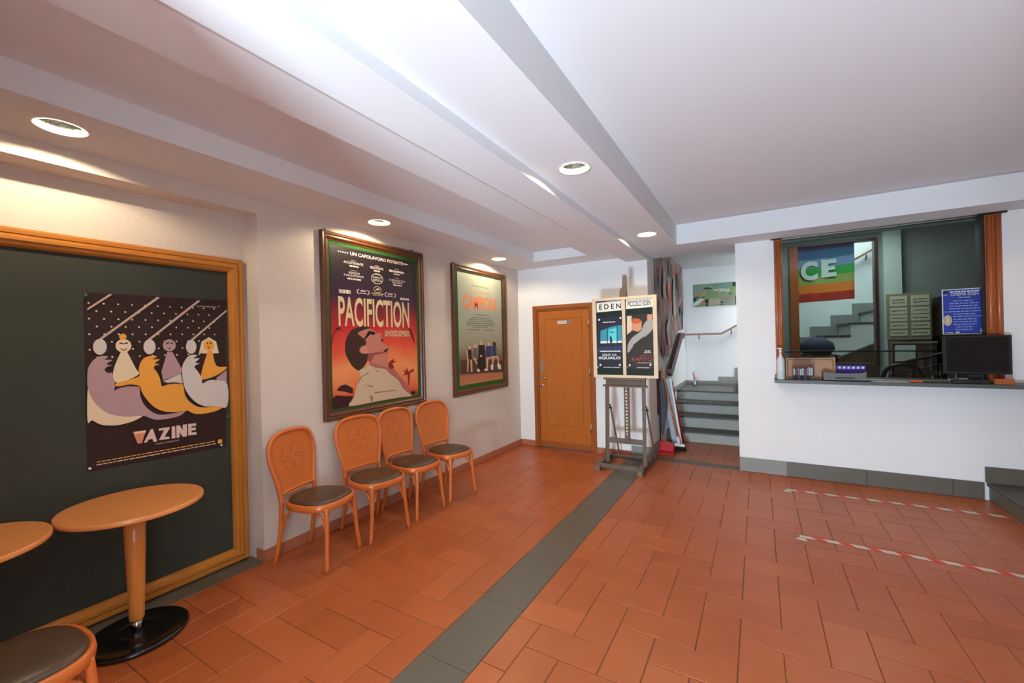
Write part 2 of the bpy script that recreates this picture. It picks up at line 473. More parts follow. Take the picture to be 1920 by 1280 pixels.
# flat print outlines: material then u,v pairs
VAZ='''vbg 0.854,1.9471 1.6012,1.9523 1.5783,0.8776 0.8388,0.8954
vline 0.9033,1.6755 0.9123,1.668 1.2007,1.9412 1.1864,1.9469
vline 1.1335,1.6702 1.1441,1.662 1.4332,1.9372 1.418,1.942
vline 1.3674,1.6642 1.3784,1.6569 1.5995,1.8705 1.5998,1.8859
vline 0.8541,1.853 0.8539,1.8396 0.9659,1.9419 0.9536,1.9459
vcream 0.8469,1.3711 0.8572,1.3515 0.8742,1.3003 0.9188,1.2379 0.9749,1.2037 1.0336,1.1876 1.1002,1.1858 1.0533,1.1581 0.9933,1.1468 0.9453,1.1493 0.899,1.164 0.8634,1.1951 0.8438,1.1912
vlilac 0.8488,1.4867 0.8601,1.5227 0.8785,1.5524 0.9107,1.572 0.9403,1.5645 0.9241,1.5477 0.9599,1.5446 0.9312,1.5222 0.9564,1.5106 0.9232,1.4939 0.9368,1.4678 0.951,1.473 0.9646,1.4339 0.9685,1.3827 0.9632,1.3579 0.9926,1.3802 1.0322,1.3826 1.0777,1.3714 1.0858,1.3639 1.0888,1.304 1.1169,1.2338 1.1807,1.1767 1.2831,1.1741 1.3309,1.1808 1.2944,1.1512 1.2247,1.1419 1.1583,1.1492 1.1002,1.1831 1.0336,1.1876 0.9749,1.2037 0.9188,1.2379 0.8742,1.3003 0.8573,1.3576 0.8473,1.3954
vcream 1.0112,1.5975 1.026,1.5971 1.0694,1.484 1.0843,1.4499 1.0277,1.4155 0.9737,1.4051 0.9605,1.4723 0.9962,1.5852
vlilac 1.2332,1.5836 1.2619,1.5827 1.3125,1.4675 1.3059,1.4325 1.2071,1.3991 1.1992,1.4546
vgrey 1.207,1.3922 1.3059,1.4325 1.3165,1.3677 1.2753,1.3788 1.2293,1.3804
vcream 1.4155,1.5702 1.4337,1.6504 1.4798,1.6812 1.5258,1.6493 1.5417,1.5657 1.5039,1.564 1.4513,1.566
vorange 1.4712,1.5831 1.4976,1.5822 1.5222,1.4759 1.5866,1.4642 1.5862,1.4489 1.5275,1.4075 1.4321,1.3829 1.4294,1.4375 1.4642,1.561
vlilac 1.5203,1.3855 1.5903,1.4409 1.5883,1.3457 1.5267,1.3698
vorange 1.0827,1.4765 1.0929,1.5221 1.1176,1.5541 1.1606,1.5631 1.1768,1.5542 1.1547,1.539 1.193,1.5371 1.1651,1.5141 1.1891,1.5032 1.1592,1.4873 1.175,1.4564 1.1907,1.4142 1.2008,1.3585 1.2292,1.3763 1.2753,1.376 1.3164,1.3606 1.327,1.2883 1.3563,1.2344 1.4179,1.1894 1.5228,1.1815 1.5805,1.1808 1.5222,1.1515 1.4426,1.1416 1.3794,1.1517 1.3369,1.1799 1.2832,1.1783 1.2144,1.1919 1.1597,1.2275 1.1179,1.287 1.0927,1.3433 1.086,1.3731 1.0373,1.3886 0.9781,1.3817 0.9736,1.4013 1.0277,1.4155 1.084,1.4367
vgrey 1.3125,1.4675 1.3316,1.5232 1.3628,1.5577 1.4064,1.5559 1.3809,1.5352 1.4186,1.5335 1.3928,1.5056 1.4178,1.4969 1.3859,1.477 1.4041,1.4467 1.4285,1.3935 1.4341,1.3562 1.4735,1.3747 1.5267,1.3698 1.5923,1.3361 1.5888,1.172 1.5228,1.1815 1.4437,1.193 1.3811,1.2383 1.3336,1.3161 1.3169,1.389
vgrey 0.9348,1.6251 0.9322,1.6069 0.9252,1.5916 0.9151,1.5817 0.9034,1.5785 0.892,1.5826 0.8825,1.5931 0.8763,1.6085 0.8743,1.6265 0.8769,1.6443 0.8836,1.6594 0.8935,1.6695 0.9051,1.673 0.9166,1.6693 0.9264,1.6589 0.9328,1.6434
vgrey 1.1715,1.6197 1.1687,1.601 1.1616,1.5854 1.1512,1.5752 1.1392,1.572 1.1274,1.5761 1.1176,1.5869 1.1113,1.6027 1.1093,1.6211 1.112,1.6394 1.1189,1.6549 1.1291,1.6652 1.141,1.6688 1.1529,1.665 1.1629,1.6543 1.1694,1.6384
vgrey 1.4012,1.6144 1.3985,1.5961 1.3914,1.5807 1.3811,1.5707 1.3691,1.5675 1.3574,1.5716 1.3477,1.5822 1.3415,1.5977 1.3395,1.6158 1.3422,1.6338 1.3491,1.6491 1.3592,1.6592 1.371,1.6628 1.3828,1.659 1.3927,1.6485 1.3992,1.6328
vcream 1.0497,1.629 1.0465,1.6131 1.0379,1.5998 1.0255,1.5912 1.011,1.5885 0.9968,1.5921 0.985,1.6014 0.9773,1.6149 0.9748,1.6305 0.9778,1.6461 0.986,1.6592 0.9982,1.668 1.0125,1.671 1.0268,1.6678 1.039,1.6587 1.047,1.645
vorange 1.0276,1.6852 1.024,1.6738 1.0149,1.6668 1.004,1.6669 0.9953,1.674 0.9922,1.6853 0.9957,1.6966 1.0047,1.7036 1.0156,1.7036 1.0244,1.6966
vlilac 1.2814,1.627 1.2783,1.6115 1.2702,1.5985 1.2584,1.5901 1.2447,1.5874 1.2312,1.5909 1.22,1.5999 1.2127,1.6131 1.2104,1.6284 1.2133,1.6436 1.2211,1.6565 1.2327,1.6651 1.2463,1.668 1.2598,1.6648 1.2713,1.6559 1.2789,1.6426
vorange 1.5118,1.6224 1.509,1.6081 1.5015,1.5961 1.4905,1.5883 1.4778,1.5858 1.4654,1.5891 1.455,1.5974 1.4482,1.6096 1.446,1.6237 1.4488,1.6378 1.456,1.6497 1.4668,1.6576 1.4794,1.6603 1.492,1.6574 1.5026,1.6491 1.5096,1.6368
vbg 0.9926,1.6519 1.0101,1.6466 1.0099,1.6388 0.9924,1.6443
vbg 1.014,1.6465 1.034,1.6514 1.0339,1.6436 1.0139,1.6388
vbg 0.9968,1.616 1.0113,1.604 1.0274,1.6152 1.0273,1.61 1.0112,1.5975 0.9967,1.6108
vbg 1.2287,1.6433 1.2436,1.6486 1.2434,1.6402 1.2285,1.635
vbg 1.2516,1.6485 1.2665,1.6427 1.2663,1.6343 1.2514,1.6401
vbg 1.2383,1.6112 1.252,1.6109 1.2449,1.5999
vbg 1.4659,1.6426 1.4738,1.6455 1.4736,1.6336 1.4657,1.6308
vbg 1.4857,1.6453 1.4949,1.6422 1.4946,1.6302 1.4854,1.6334
vbg 1.4692,1.6129 1.4837,1.6125 1.4768,1.5978
vbg 1.2068,1.6738 1.235,1.6778 1.2463,1.6694 1.2579,1.6777 1.2869,1.6733 1.258,1.6819 1.2464,1.675 1.2351,1.682
vbg 1.1802,1.6195 1.1953,1.6574 1.2147,1.6765 1.2145,1.6696 1.1985,1.6519 1.1846,1.6194
vbg 1.2788,1.6762 1.2996,1.6563 1.3179,1.6192 1.3131,1.6193 1.2947,1.6507 1.2787,1.6692
vbg 0.928,1.4998 0.947,1.5137 0.9489,1.4631 0.9396,1.4714
vbg 1.1626,1.4952 1.1781,1.5038 1.1818,1.4668 1.1709,1.473
vbg 1.3924,1.4867 1.4089,1.4945 1.4107,1.4608 1.4008,1.4658
vbg 0.9632,1.3579 0.9926,1.3802 1.0322,1.3839 1.0859,1.3679 1.0321,1.3787 0.9954,1.3735
vbg 1.2008,1.3585 1.2292,1.3763 1.2753,1.3788 1.32,1.3603 1.2752,1.3718 1.2314,1.3692
vpink 1.0465,1.0902 1.1124,1.0894 1.0891,1.0114 1.069,1.012
vcream 1.0528,1.0899 1.1124,1.0894 1.1075,1.0732 1.0581,1.0749
vlet 1.0986,1.0117 1.1351,1.0899 1.1469,1.0901 1.1673,1.0066 1.1493,1.0055 1.1437,1.0265 1.1221,1.0262 1.116,1.0103
vlet 1.1768,1.0868 1.2344,1.086 1.2363,1.0755 1.2062,1.0258 1.2331,1.0228 1.2349,1.0072 1.1774,1.0119 1.2051,1.0714 1.1766,1.0719
vlet 1.247,1.0862 1.266,1.0852 1.2666,1.0056 1.2454,1.0075
vlet 1.2725,1.0881 1.2919,1.0866 1.3086,1.0513 1.3093,1.0876 1.3336,1.0858 1.332,1.0049 1.3077,1.0058 1.291,1.0418 1.2911,1.0056 1.2722,1.0059
vlet 1.3403,1.0872 1.3877,1.0839 1.3874,1.0653 1.3601,1.0677 1.3599,1.0572 1.3849,1.0551 1.3845,1.0366 1.3595,1.0388 1.3592,1.0257 1.3888,1.0225 1.3884,1.005 1.3396,1.0086
vorange 1.5209,0.941 1.5483,0.939 1.5477,0.9102 1.5203,0.9124
vorange 0.8797,0.9481 0.8944,0.9479 0.8943,0.9425 0.8796,0.9427
vorange 0.8986,0.9478 0.9191,0.9475 0.919,0.942 0.8985,0.9424
vorange 0.9234,0.9474 0.941,0.9471 0.9409,0.9416 0.9233,0.9419
vorange 0.9453,0.947 0.9677,0.9467 0.9676,0.9411 0.9452,0.9415
vorange 0.9721,0.9466 0.9953,0.9462 0.9952,0.9406 0.972,0.941
vorange 0.9997,0.9461 1.0123,0.9459 1.0122,0.9403 0.9996,0.9405
vorange 1.0168,0.9458 1.0284,0.9456 1.0283,0.94 1.0167,0.9402
vorange 1.033,0.9456 1.0615,0.9451 1.0614,0.9393 1.0329,0.9399
vorange 1.0662,0.945 1.0833,0.9447 1.0832,0.9389 1.0661,0.9393
vorange 1.088,0.9446 1.1048,0.9444 1.1047,0.9385 1.0879,0.9389
vorange 1.1096,0.9443 1.143,0.9437 1.1429,0.9378 1.1095,0.9384
vorange 1.1479,0.9436 1.1706,0.9433 1.1705,0.9373 1.1478,0.9377
vorange 1.1756,0.9432 1.2068,0.9427 1.2067,0.9366 1.1755,0.9372
vorange 1.2119,0.9426 1.2357,0.9422 1.2355,0.9361 1.2118,0.9365
vorange 1.2409,0.9421 1.2688,0.9416 1.2687,0.9355 1.2408,0.936
vorange 1.2741,0.9415 1.2911,0.9412 1.291,0.9351 1.274,0.9354
vorange 1.2965,0.9412 1.3253,0.9407 1.3252,0.9344 1.2964,0.935
vorange 1.3308,0.9406 1.366,0.94 1.3658,0.9337 1.3307,0.9343
vorange 1.3716,0.9399 1.3989,0.9394 1.3988,0.9331 1.3715,0.9336
vorange 1.4047,0.9393 1.4382,0.9388 1.438,0.9323 1.4046,0.9329
vorange 1.4441,0.9387 1.4765,0.9381 1.4764,0.9316 1.4439,0.9322
vorange 1.4825,0.938 1.4994,0.9377 1.4993,0.9312 1.4824,0.9315
vlet 0.8761,0.9324 0.9003,0.9319 0.9002,0.9264 0.876,0.927
vlet 0.9045,0.9318 0.9261,0.9314 0.926,0.9259 0.9044,0.9263
vlet 0.9304,0.9313 0.9469,0.931 0.9468,0.9254 0.9303,0.9258
vlet 0.9512,0.9309 0.9627,0.9307 0.9626,0.9251 0.9511,0.9253
vlet 0.9671,0.9306 0.995,0.93 0.9949,0.9244 0.967,0.925
vlet 0.9995,0.9299 1.0202,0.9295 1.0201,0.9239 0.9994,0.9243
vlet 1.0247,0.9294 1.0507,0.9289 1.0506,0.9232 1.0246,0.9238
vlet 1.0554,0.9288 1.0853,0.9283 1.0852,0.9225 1.0553,0.9231
vlet 1.09,0.9282 1.1171,0.9276 1.117,0.9218 1.0899,0.9224
vlet 1.1219,0.9275 1.1541,0.9269 1.1539,0.921 1.1218,0.9217
vlet 1.159,0.9268 1.1803,0.9264 1.1801,0.9204 1.1589,0.9209
vlet 1.1853,0.9263 1.216,0.9257 1.2159,0.9197 1.1852,0.9203
vlet 1.2212,0.9256 1.2444,0.9251 1.2443,0.9191 1.2211,0.9196
vlet 1.2497,0.925 1.2848,0.9244 1.2847,0.9182 1.2496,0.9189
vlet 1.2902,0.9242 1.3249,0.9236 1.3248,0.9173 1.2901,0.9181
vlet 1.3304,0.9235 1.3467,0.9231 1.3466,0.9169 1.3303,0.9172
vlet 1.3523,0.923 1.3698,0.9227 1.3697,0.9164 1.3522,0.9167
vlet 1.3755,0.9226 1.3952,0.9222 1.3951,0.9158 1.3754,0.9162
vlet 1.401,0.9221 1.4403,0.9213 1.4402,0.9149 1.4009,0.9157
vlet 1.4462,0.9212 1.4726,0.9207 1.4725,0.9142 1.4461,0.9147
vlet 1.4786,0.9206 1.5056,0.92 1.5055,0.9135 1.4785,0.914'''
PAC='''pdark 2.3789,1.2056 2.4203,1.2429 2.4784,1.2511 2.5539,1.2075 2.5525,1.1571 2.4435,1.1912
pdark 2.3336,1.1421 2.3778,1.1641 2.4755,1.145 2.5519,1.1355 2.5243,1.0744 2.5066,1.0518 2.3352,1.0526
ppalm 3.2701,1.7717 3.3106,1.7512 3.3553,1.658 3.3627,1.5896 3.3424,1.6325 3.2979,1.7258
ppalm 2.3338,1.5881 2.352,1.6841 2.3853,1.7397 2.4181,1.7611 2.4744,1.7124 2.4338,1.7403 2.389,1.7293 2.3598,1.6772 2.3418,1.5948
ppalm2 3.1702,1.3382 3.2147,1.3102 3.239,1.3501 3.2608,1.3068 3.3326,1.3355 3.3438,1.3092 3.2836,1.2883 3.2678,1.1638 3.2504,1.1655 3.2481,1.2744 3.1793,1.2716 3.2142,1.2937
ppalm2 2.9993,1.4295 3.0747,1.4578 3.0525,1.4347 3.0951,1.4163 3.041,1.4112 3.0085,1.3892
phair 2.6313,1.7648 2.7231,1.7814 2.76,1.7595 2.6848,1.736 2.6208,1.7096 2.6649,1.6766 2.7097,1.6391 2.7086,1.6017 2.6623,1.5878 2.6342,1.5516 2.6604,1.5213 2.7342,1.5186 2.7129,1.4296 2.6289,1.3646 2.5594,1.4021 2.5097,1.4696 2.4818,1.5278 2.4794,1.5918 2.494,1.6627 2.5338,1.72 2.5691,1.7492
pface 2.6208,1.7096 2.685,1.7397 2.7599,1.7534 2.8167,1.7298 2.8552,1.7108 2.8951,1.7149 2.9045,1.6916 2.874,1.6761 2.914,1.6721 2.9233,1.6447 2.9026,1.6293 2.9122,1.6136 2.9628,1.597 2.993,1.5647 2.9604,1.5182 2.9097,1.5317 2.9702,1.5021 2.9689,1.3916 2.9049,1.3721 2.7598,1.427 2.7231,1.459 2.7342,1.5186 2.6604,1.5213 2.6342,1.5516 2.6623,1.5878 2.7086,1.6017 2.7097,1.6391 2.6649,1.6766
pblack 2.7499,1.7367 2.8164,1.7221 2.8307,1.7107 2.8059,1.6915 2.7679,1.7028 2.6912,1.6393 2.6823,1.6468
pblack 2.8986,1.6644 2.9186,1.6565 2.9248,1.6275 2.9027,1.6332
phair 2.9201,1.5392 2.993,1.5663 2.9602,1.5119
pear 2.6391,1.5662 2.6806,1.5874 2.7264,1.5751 2.7395,1.541 2.7154,1.5155 2.665,1.5226
pface2 2.7342,1.5186 2.8105,1.5235 2.9097,1.5317 2.9396,1.5111 2.8099,1.5006 2.7598,1.427 2.7249,1.4589
pshirt 2.6289,1.3646 2.7118,1.3923 2.7591,1.4044 2.8256,1.3773 2.9451,1.3537 3.0058,1.3018 3.1111,1.2285 3.1751,1.1403 3.2879,1.0607 3.2874,1.0439 3.1276,1.0516 2.7582,1.0494 2.5066,1.0518 2.5601,1.12 2.589,1.2109 2.6365,1.3162
pscarf 2.7598,1.427 2.8656,1.3979 2.9663,1.376 3.0095,1.421 3.0502,1.3625 3.1561,1.2489 3.2443,1.1578 3.2879,1.0607 3.1751,1.1403 3.1111,1.2285 3.0058,1.3018 2.9451,1.3537 2.8256,1.3773 2.7591,1.4044
ppalm2 2.9779,1.4148 3.0306,1.4198 3.0609,1.3618 3.0178,1.3487 2.9871,1.3746
pfold 2.7966,1.3792 2.8588,1.3365 2.844,1.3338
pfold 2.6361,1.3015 2.7289,1.3386 2.7476,1.3335 2.6541,1.3 2.5982,1.2245
pfold 2.6699,1.2171 2.763,1.2151 2.7956,1.1813 2.7579,1.2005
pfold 2.7993,1.1428 3.0646,1.1361 3.1075,1.1151 3.0644,1.1281 2.7989,1.1314
pfold 2.7413,1.1194 2.7789,1.1072 2.7726,1.055 2.7583,1.0532
pblack 3.289,1.0943 3.3546,1.091 3.3537,1.0613 3.288,1.0624'''
CAM='''cbench 4.1635,1.382 5.1615,1.3317 5.1539,1.1612 4.1683,1.2068
cskin 4.3349,1.556 4.3836,1.555 4.3867,1.5086 4.3331,1.5101
cskin 4.4463,1.5727 4.5044,1.5717 4.5128,1.5272 4.452,1.5287
cskin 4.5888,1.6151 4.6471,1.619 4.6527,1.5615 4.5946,1.5626
cskin 4.7712,1.5977 4.827,1.5969 4.8304,1.5456 4.7746,1.5468
cdk 4.9038,1.5959 4.9824,1.5949 4.9801,1.5425 4.9016,1.5441
cblk 4.2971,1.5111 4.394,1.5083 4.3962,1.3776 4.3088,1.3819
cskin 4.2849,1.5043 4.3136,1.5035 4.3277,1.3737 4.3037,1.375
cskin 4.2992,1.3823 4.3328,1.3807 4.317,1.2237 4.2931,1.2255
cskin 4.3644,1.3791 4.4012,1.3773 4.4072,1.217 4.3752,1.2194
cgreyf 4.4321,1.5292 4.5282,1.5268 4.5077,1.4016 4.4321,1.405
cskin 4.4221,1.4054 4.477,1.3956 4.5249,1.3193 4.4991,1.3134
cblk 4.5555,1.5633 4.6984,1.5606 4.7132,1.3925 4.6926,1.2261 4.5216,1.238 4.5411,1.4001
cskin 4.5865,1.431 4.634,1.4292 4.6329,1.4036 4.5855,1.4056
cblue 4.7333,1.5477 4.8729,1.5447 4.8579,1.3938 4.7189,1.3998
cskin 4.7265,1.3842 4.8811,1.4006 4.8801,1.3772 4.7809,1.3663 4.7657,1.2055 4.7328,1.2079
cblue 4.8814,1.5414 4.9977,1.5389 4.983,1.4042 4.8814,1.4084
cskin 4.8811,1.4006 5.0421,1.3938 5.0582,1.2807 5.0222,1.2828 5.0112,1.3712 4.9232,1.3752 4.8986,1.2744 4.8643,1.2765
cshoe 4.5094,1.2537 4.5736,1.2419 4.5591,1.2056 4.5154,1.2118
cshoe 4.6798,1.2421 4.7395,1.2381 4.7328,1.2079 4.684,1.2145
cshoe 4.8335,1.2861 4.9047,1.2818 4.896,1.2118 4.8447,1.2154
cshoe 4.9988,1.2921 5.0972,1.2704 5.1035,1.2053 5.0194,1.2191'''
EAS='''evblk -1.6928,1.9276 -1.3727,1.9371 -1.3887,1.1648 -1.7093,1.1535
evblk -1.3367,1.949 -1.0162,1.9561 -1.0205,1.1862 -1.3549,1.1709
ewhite -1.6923,2.045 -1.3698,2.0592 -1.3726,1.9403 -1.6928,1.9299
ewhite -1.3349,2.0697 -1.0155,2.078 -1.0162,1.9592 -1.3367,1.949
edark -1.6852,1.8602 -1.3742,1.8722 -1.3887,1.2548 -1.7,1.251
edark2 -1.3298,1.8753 -1.0352,1.8789 -1.032,1.2591 -1.34,1.2521
esky -1.6521,1.7027 -1.5375,1.7429 -1.448,1.7614 -1.3876,1.7644 -1.3926,1.5553 -1.6557,1.5524
ecyan -1.5495,1.7103 -1.454,1.7398 -1.4529,1.5542 -1.5589,1.5562
ewl -1.6551,1.578 -1.392,1.5802 -1.3926,1.5531 -1.6558,1.5513
edark -1.5693,1.7331 -1.5602,1.7349 -1.5646,1.5507 -1.5737,1.5509
edark -1.4502,1.7615 -1.4413,1.7633 -1.4463,1.5519 -1.4552,1.5521
edark -1.538,1.6273 -1.5265,1.6413 -1.5156,1.6268 -1.5076,1.5881 -1.5107,1.5531 -1.5364,1.5535
esha -1.5501,1.6861 -1.5163,1.6927 -1.472,1.6836 -1.5166,1.6784
enavy -1.6939,1.5027 -1.3824,1.5258 -1.3843,1.4445 -1.6952,1.4468
eskin -1.2844,1.7978 -1.2204,1.8163 -1.158,1.8029 -1.1601,1.7077 -1.2026,1.6772 -1.276,1.701
eor -1.2622,1.8397 -1.1783,1.825 -1.1582,1.7923 -1.2004,1.7729 -1.2636,1.7755
ebeige -1.3256,1.8697 -1.2722,1.867 -1.2763,1.6903 -1.3308,1.649
egrey -1.1169,1.7905 -1.0386,1.8184 -1.0391,1.7034 -1.1207,1.6219 -1.2053,1.5603 -1.2701,1.4973 -1.325,1.4333 -1.3228,1.5303 -1.2674,1.615 -1.171,1.6868
eskin -1.0944,1.8736 -1.0383,1.8759 -1.0386,1.8184 -1.0958,1.8106
edark2 -1.2696,1.5187 -1.1413,1.6224 -1.1311,1.6169 -1.2592,1.5078
ewl -1.6523,1.8385 -1.6549,1.8308 -1.6613,1.8262 -1.6691,1.8266 -1.6754,1.8317 -1.6776,1.8397 -1.675,1.8475 -1.6685,1.852 -1.6607,1.8517 -1.6545,1.8465
ewl -1.3922,1.8482 -1.3947,1.8406 -1.4008,1.8362 -1.4082,1.8365 -1.4141,1.8416 -1.4162,1.8493 -1.4138,1.8569 -1.4076,1.8613 -1.4002,1.8609 -1.3943,1.8559
ewl -1.6494,1.2906 -1.652,1.2827 -1.6585,1.2778 -1.6663,1.2778 -1.6725,1.2826 -1.6747,1.2904 -1.6721,1.2983 -1.6657,1.3032 -1.6578,1.3033 -1.6516,1.2985
ewl -1.4118,1.2926 -1.4143,1.2849 -1.4205,1.2801 -1.4279,1.28 -1.4338,1.2847 -1.436,1.2924 -1.4335,1.3001 -1.4273,1.3049 -1.4199,1.3049 -1.414,1.3002
ewl -1.2952,1.2903 -1.2976,1.2827 -1.3036,1.278 -1.3108,1.2779 -1.3166,1.2825 -1.3187,1.2901 -1.3163,1.2977 -1.3103,1.3024 -1.303,1.3025 -1.2972,1.2979
ewl -1.0596,1.2954 -1.0619,1.288 -1.0676,1.2834 -1.0745,1.2833 -1.08,1.2879 -1.082,1.2953 -1.0797,1.3027 -1.074,1.3073 -1.067,1.3074 -1.0615,1.3028
ewl -1.6846,1.2635 -1.6871,1.258 -1.6929,1.2556 -1.6986,1.2578 -1.7008,1.2633 -1.6983,1.2689 -1.6925,1.2713 -1.6869,1.269
ewl -1.3267,1.2696 -1.3284,1.2657 -1.3322,1.2641 -1.336,1.2656 -1.3375,1.2694 -1.3358,1.2733 -1.332,1.2749 -1.3282,1.2733'''
MUR='''ygreen -1.0918,2.612 -0.3424,2.6228 -0.3377,2.1998 -1.0909,2.1929
yteal -1.0872,2.5956 -0.7438,2.6129 -0.7459,2.5138 -1.0645,2.503
ydk -0.9172,2.5492 -0.84,2.5637 -0.7549,2.5355 -0.7647,2.5206 -0.8791,2.5302
yteal -0.7062,2.6043 -0.4011,2.6231 -0.4026,2.5517 -0.6981,2.5411
ybrown -1.0646,2.4977 -0.8415,2.4902 -0.8819,2.3986 -1.0667,2.4019
ydk -1.0871,2.3714 -0.9738,2.4003 -1.0592,2.2948 -1.0887,2.2968
ywhite -0.9796,2.353 -0.8831,2.3408 -1.0114,2.2384 -1.0858,2.2005 -1.0795,2.2642
ybrick -0.9418,2.3079 -0.8695,2.3029 -0.8663,2.229 -0.9533,2.224
ydk -0.8836,2.3197 -0.816,2.3412 -0.8287,2.195 -0.8669,2.1974
ystone -0.816,2.3412 -0.6138,2.3266 -0.616,2.2231 -0.8189,2.2049
ystone2 -0.6087,2.347 -0.4696,2.3881 -0.3471,2.3991 -0.3421,2.2052 -0.6116,2.2073
ydk -0.6101,2.2797 -0.5686,2.2717 -0.5746,2.2049 -0.6163,2.2076
ydk -0.3615,2.3543 -0.339,2.3526 -0.3377,2.1998 -0.3557,2.201
ydk -0.4012,2.618 -0.3425,2.6203 -0.342,2.5362 -0.4026,2.5517'''
# ================================================================== SETTING
WX = -3.21      # left wall plane
BY = 5.67       # back wall / booth wall plane
AX = -1.265     # left wall of the stair alcove
SZ = 2.70       # soffit height

# ---- floor: screed, herringbone tiles, stone strips
b = MB(); b.box(-3.6, 3.7, -2.3, 6.95, -0.12, -0.004, 'grout')
floor = b.build('floor'); floor['kind'] = 'structure'
W2 = 0.195; GAP = 0.0035
def clip(r, z):
    x0 = max(r[0], z[0]); x1 = min(r[1], z[1]); y0 = max(r[2], z[2]); y1 = min(r[3], z[3])
    return (x0, x1, y0, y1) if x1 - x0 > 0.012 and y1 - y0 > 0.012 else None
tiles = []
def herring(x0, y0, mirror, zone):
    s = -1 if mirror else 1
    for j in range(-60, 60):
        for i in range(-60, 60):
            k = (i - j) % 4
            if k == 0: r = (i, i + 2, j, j + 1)
            elif k == 3: r = (i, i + 1, j, j + 2)
            else: continue
            xa, xb = sorted((x0 + s * r[0] * W2, x0 + s * r[1] * W2))
            c = clip((xa, xb, y0 + r[2] * W2, y0 + r[3] * W2), zone)
            if c: tiles.append((c[0] + GAP / 2, c[1] - GAP / 2, c[2] + GAP / 2, c[3] - GAP / 2))
herring(-1.733, 1.22, False, (WX, -1.535, -2.2, BY))
herring(-0.116, 2.886, True, (-1.235, 3.6, -2.2, BY))
herring(-0.22, 5.83, True, (AX, -0.22, 5.83, 6.88))
def tile_area(t):
    x = (t[0] + t[1]) / 2; y = (t[2] + t[3]) / 2
    a = x * math.cos(math.radians(30.48)) + y * math.sin(math.radians(30.48))
    c = -x * math.sin(math.radians(30.48)) + y * math.cos(math.radians(30.48))
    if c < 0.5 or abs(a / c) > 1.30 or 1.6 / c > 0.90: return 0
    return (t[1] - t[0]) * (t[3] - t[2]) / c ** 3
tiles.sort(key=tile_area, reverse=True)
tile_mesh = {}
for t in tiles[:298]:
    key = (round(t[1] - t[0], 3), round(t[3] - t[2], 3))
    if key not in tile_mesh:
        q = MB(); q.box(-key[0] / 2, key[0] / 2, -key[1] / 2, key[1] / 2, -0.012, 0, 'terracotta', 0.0025)
        o = q.build('tile', floor); tile_mesh[key] = o.data
    else:
        o = bpy.data.objects.new('tile', tile_mesh[key]); COL.objects.link(o); o.parent = floor
    o.location = ((t[0] + t[1]) / 2, (t[2] + t[3]) / 2, random.uniform(-0.0005, 0.0005))
    o.rotation_euler = (random.uniform(-.0015, .0015), random.uniform(-.0015, .0015), 0)
q = MB()
for t in tiles[298:]:
    q.box(t[0], t[1], t[2], t[3], -0.012, random.uniform(-0.0005, 0.0005), 'terracotta', 0.0025)
o = q.build('distant_tiles', floor); o['kind'] = 'stuff'; o['label'] = 'remaining terracotta tiles of the herringbone floor'
# dark stone strip: slabs laid end to end
ys = [-2.2, -1.2, -0.25, 0.70, 1.62, 2.16, 3.05, 3.9, 4.75, BY]
for a, c in zip(ys, ys[1:]):
    q = MB(); q.box(-1.533, -1.237, a + .001, c - .001, -0.012, 0.0003, 'strip_stone', 0.0015)
    q.build('stone_slab', floor)
q = MB(); q.box(AX, -0.222, BY + .002, 5.828, -0.012, 0.0008, 'strip_stone', 0.002); q.build('threshold_slab', floor)
q = MB(); q.box(-3.385, WX - 0.001, -1.0, 1.74, -0.012, 0.001, 'strip_stone', 0.002); q.build('niche_slab', floor)

# ---- left wall with the wide niche
b = MB()
b.box(-3.6, WX, 1.74, 5.72, -0.1, 3.2, 'plaster_rough')
b.box(-3.6, WX, -2.2, 1.74, 2.60, 3.2, 'plaster_rough')
b.box(-3.6, -3.40, -2.2, 1.74, -0.1, 2.60, 'plaster_rough')
b.box(-3.6, WX, -2.3, -1.0, -0.1, 2.60, 'plaster_rough')
struct(b, 'wall_left')
# ---- back wall with the door opening, column return
b = MB()
DX0, DX1, DZ = -2.955, -1.985, 2.125
b.box(-3.4, DX0, BY, BY + .2, -0.1, 2.9, 'plaster')
b.box(DX0, DX1, BY, BY + .2, DZ, 2.9, 'plaster')
b.box(DX1, -1.245, BY, BY + .2, -0.1, 2.9, 'plaster')
struct(b, 'wall_back')
b = MB(); b.box(-1.40, -1.248, BY + .2, 6.1, -0.1, 2.9, 'plaster'); struct(b, 'wall_alcove_return')
b = MB(); b.box(-1.40, AX, 6.1, 8.95, -0.1, 4.6, 'plaster')
struct(b, 'wall_alcove_left')
b = MB(); b.box(-1.45, 3.7, 8.95, 9.1, -0.1, 4.6, 'plaster'); struct(b, 'wall_stairwell')
# ---- booth wall
BX0, BX1 = 0.17, 1.965; LZ = 1.10
b = MB()
b.box(-0.22, BX0, BY, BY + .15, -0.1, 2.95, 'plaster')
b.box(BX0, BX1, BY, BY + .15, -0.1, LZ - .03, 'plaster')
b.box(BX1, 3.7, BY, BY + .15, -0.1, 2.95, 'plaster')
b.box(BX0, BX1, BY, BY + .15, SZ, 2.95, 'plaster')
struct(b, 'wall_booth')
b = MB()
b.box(-0.22, -0.14, BY + .15, 7.84, 0, 2.95, 'booth_paint')
struct(b, 'wall_booth_left')
b = MB()   # rear wall of the booth with its interior opening
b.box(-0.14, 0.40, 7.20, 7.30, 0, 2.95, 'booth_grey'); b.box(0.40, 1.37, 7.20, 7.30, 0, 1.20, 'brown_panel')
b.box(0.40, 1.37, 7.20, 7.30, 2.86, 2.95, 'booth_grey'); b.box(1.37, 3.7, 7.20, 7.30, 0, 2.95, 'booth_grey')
struct(b, 'wall_booth_rear')
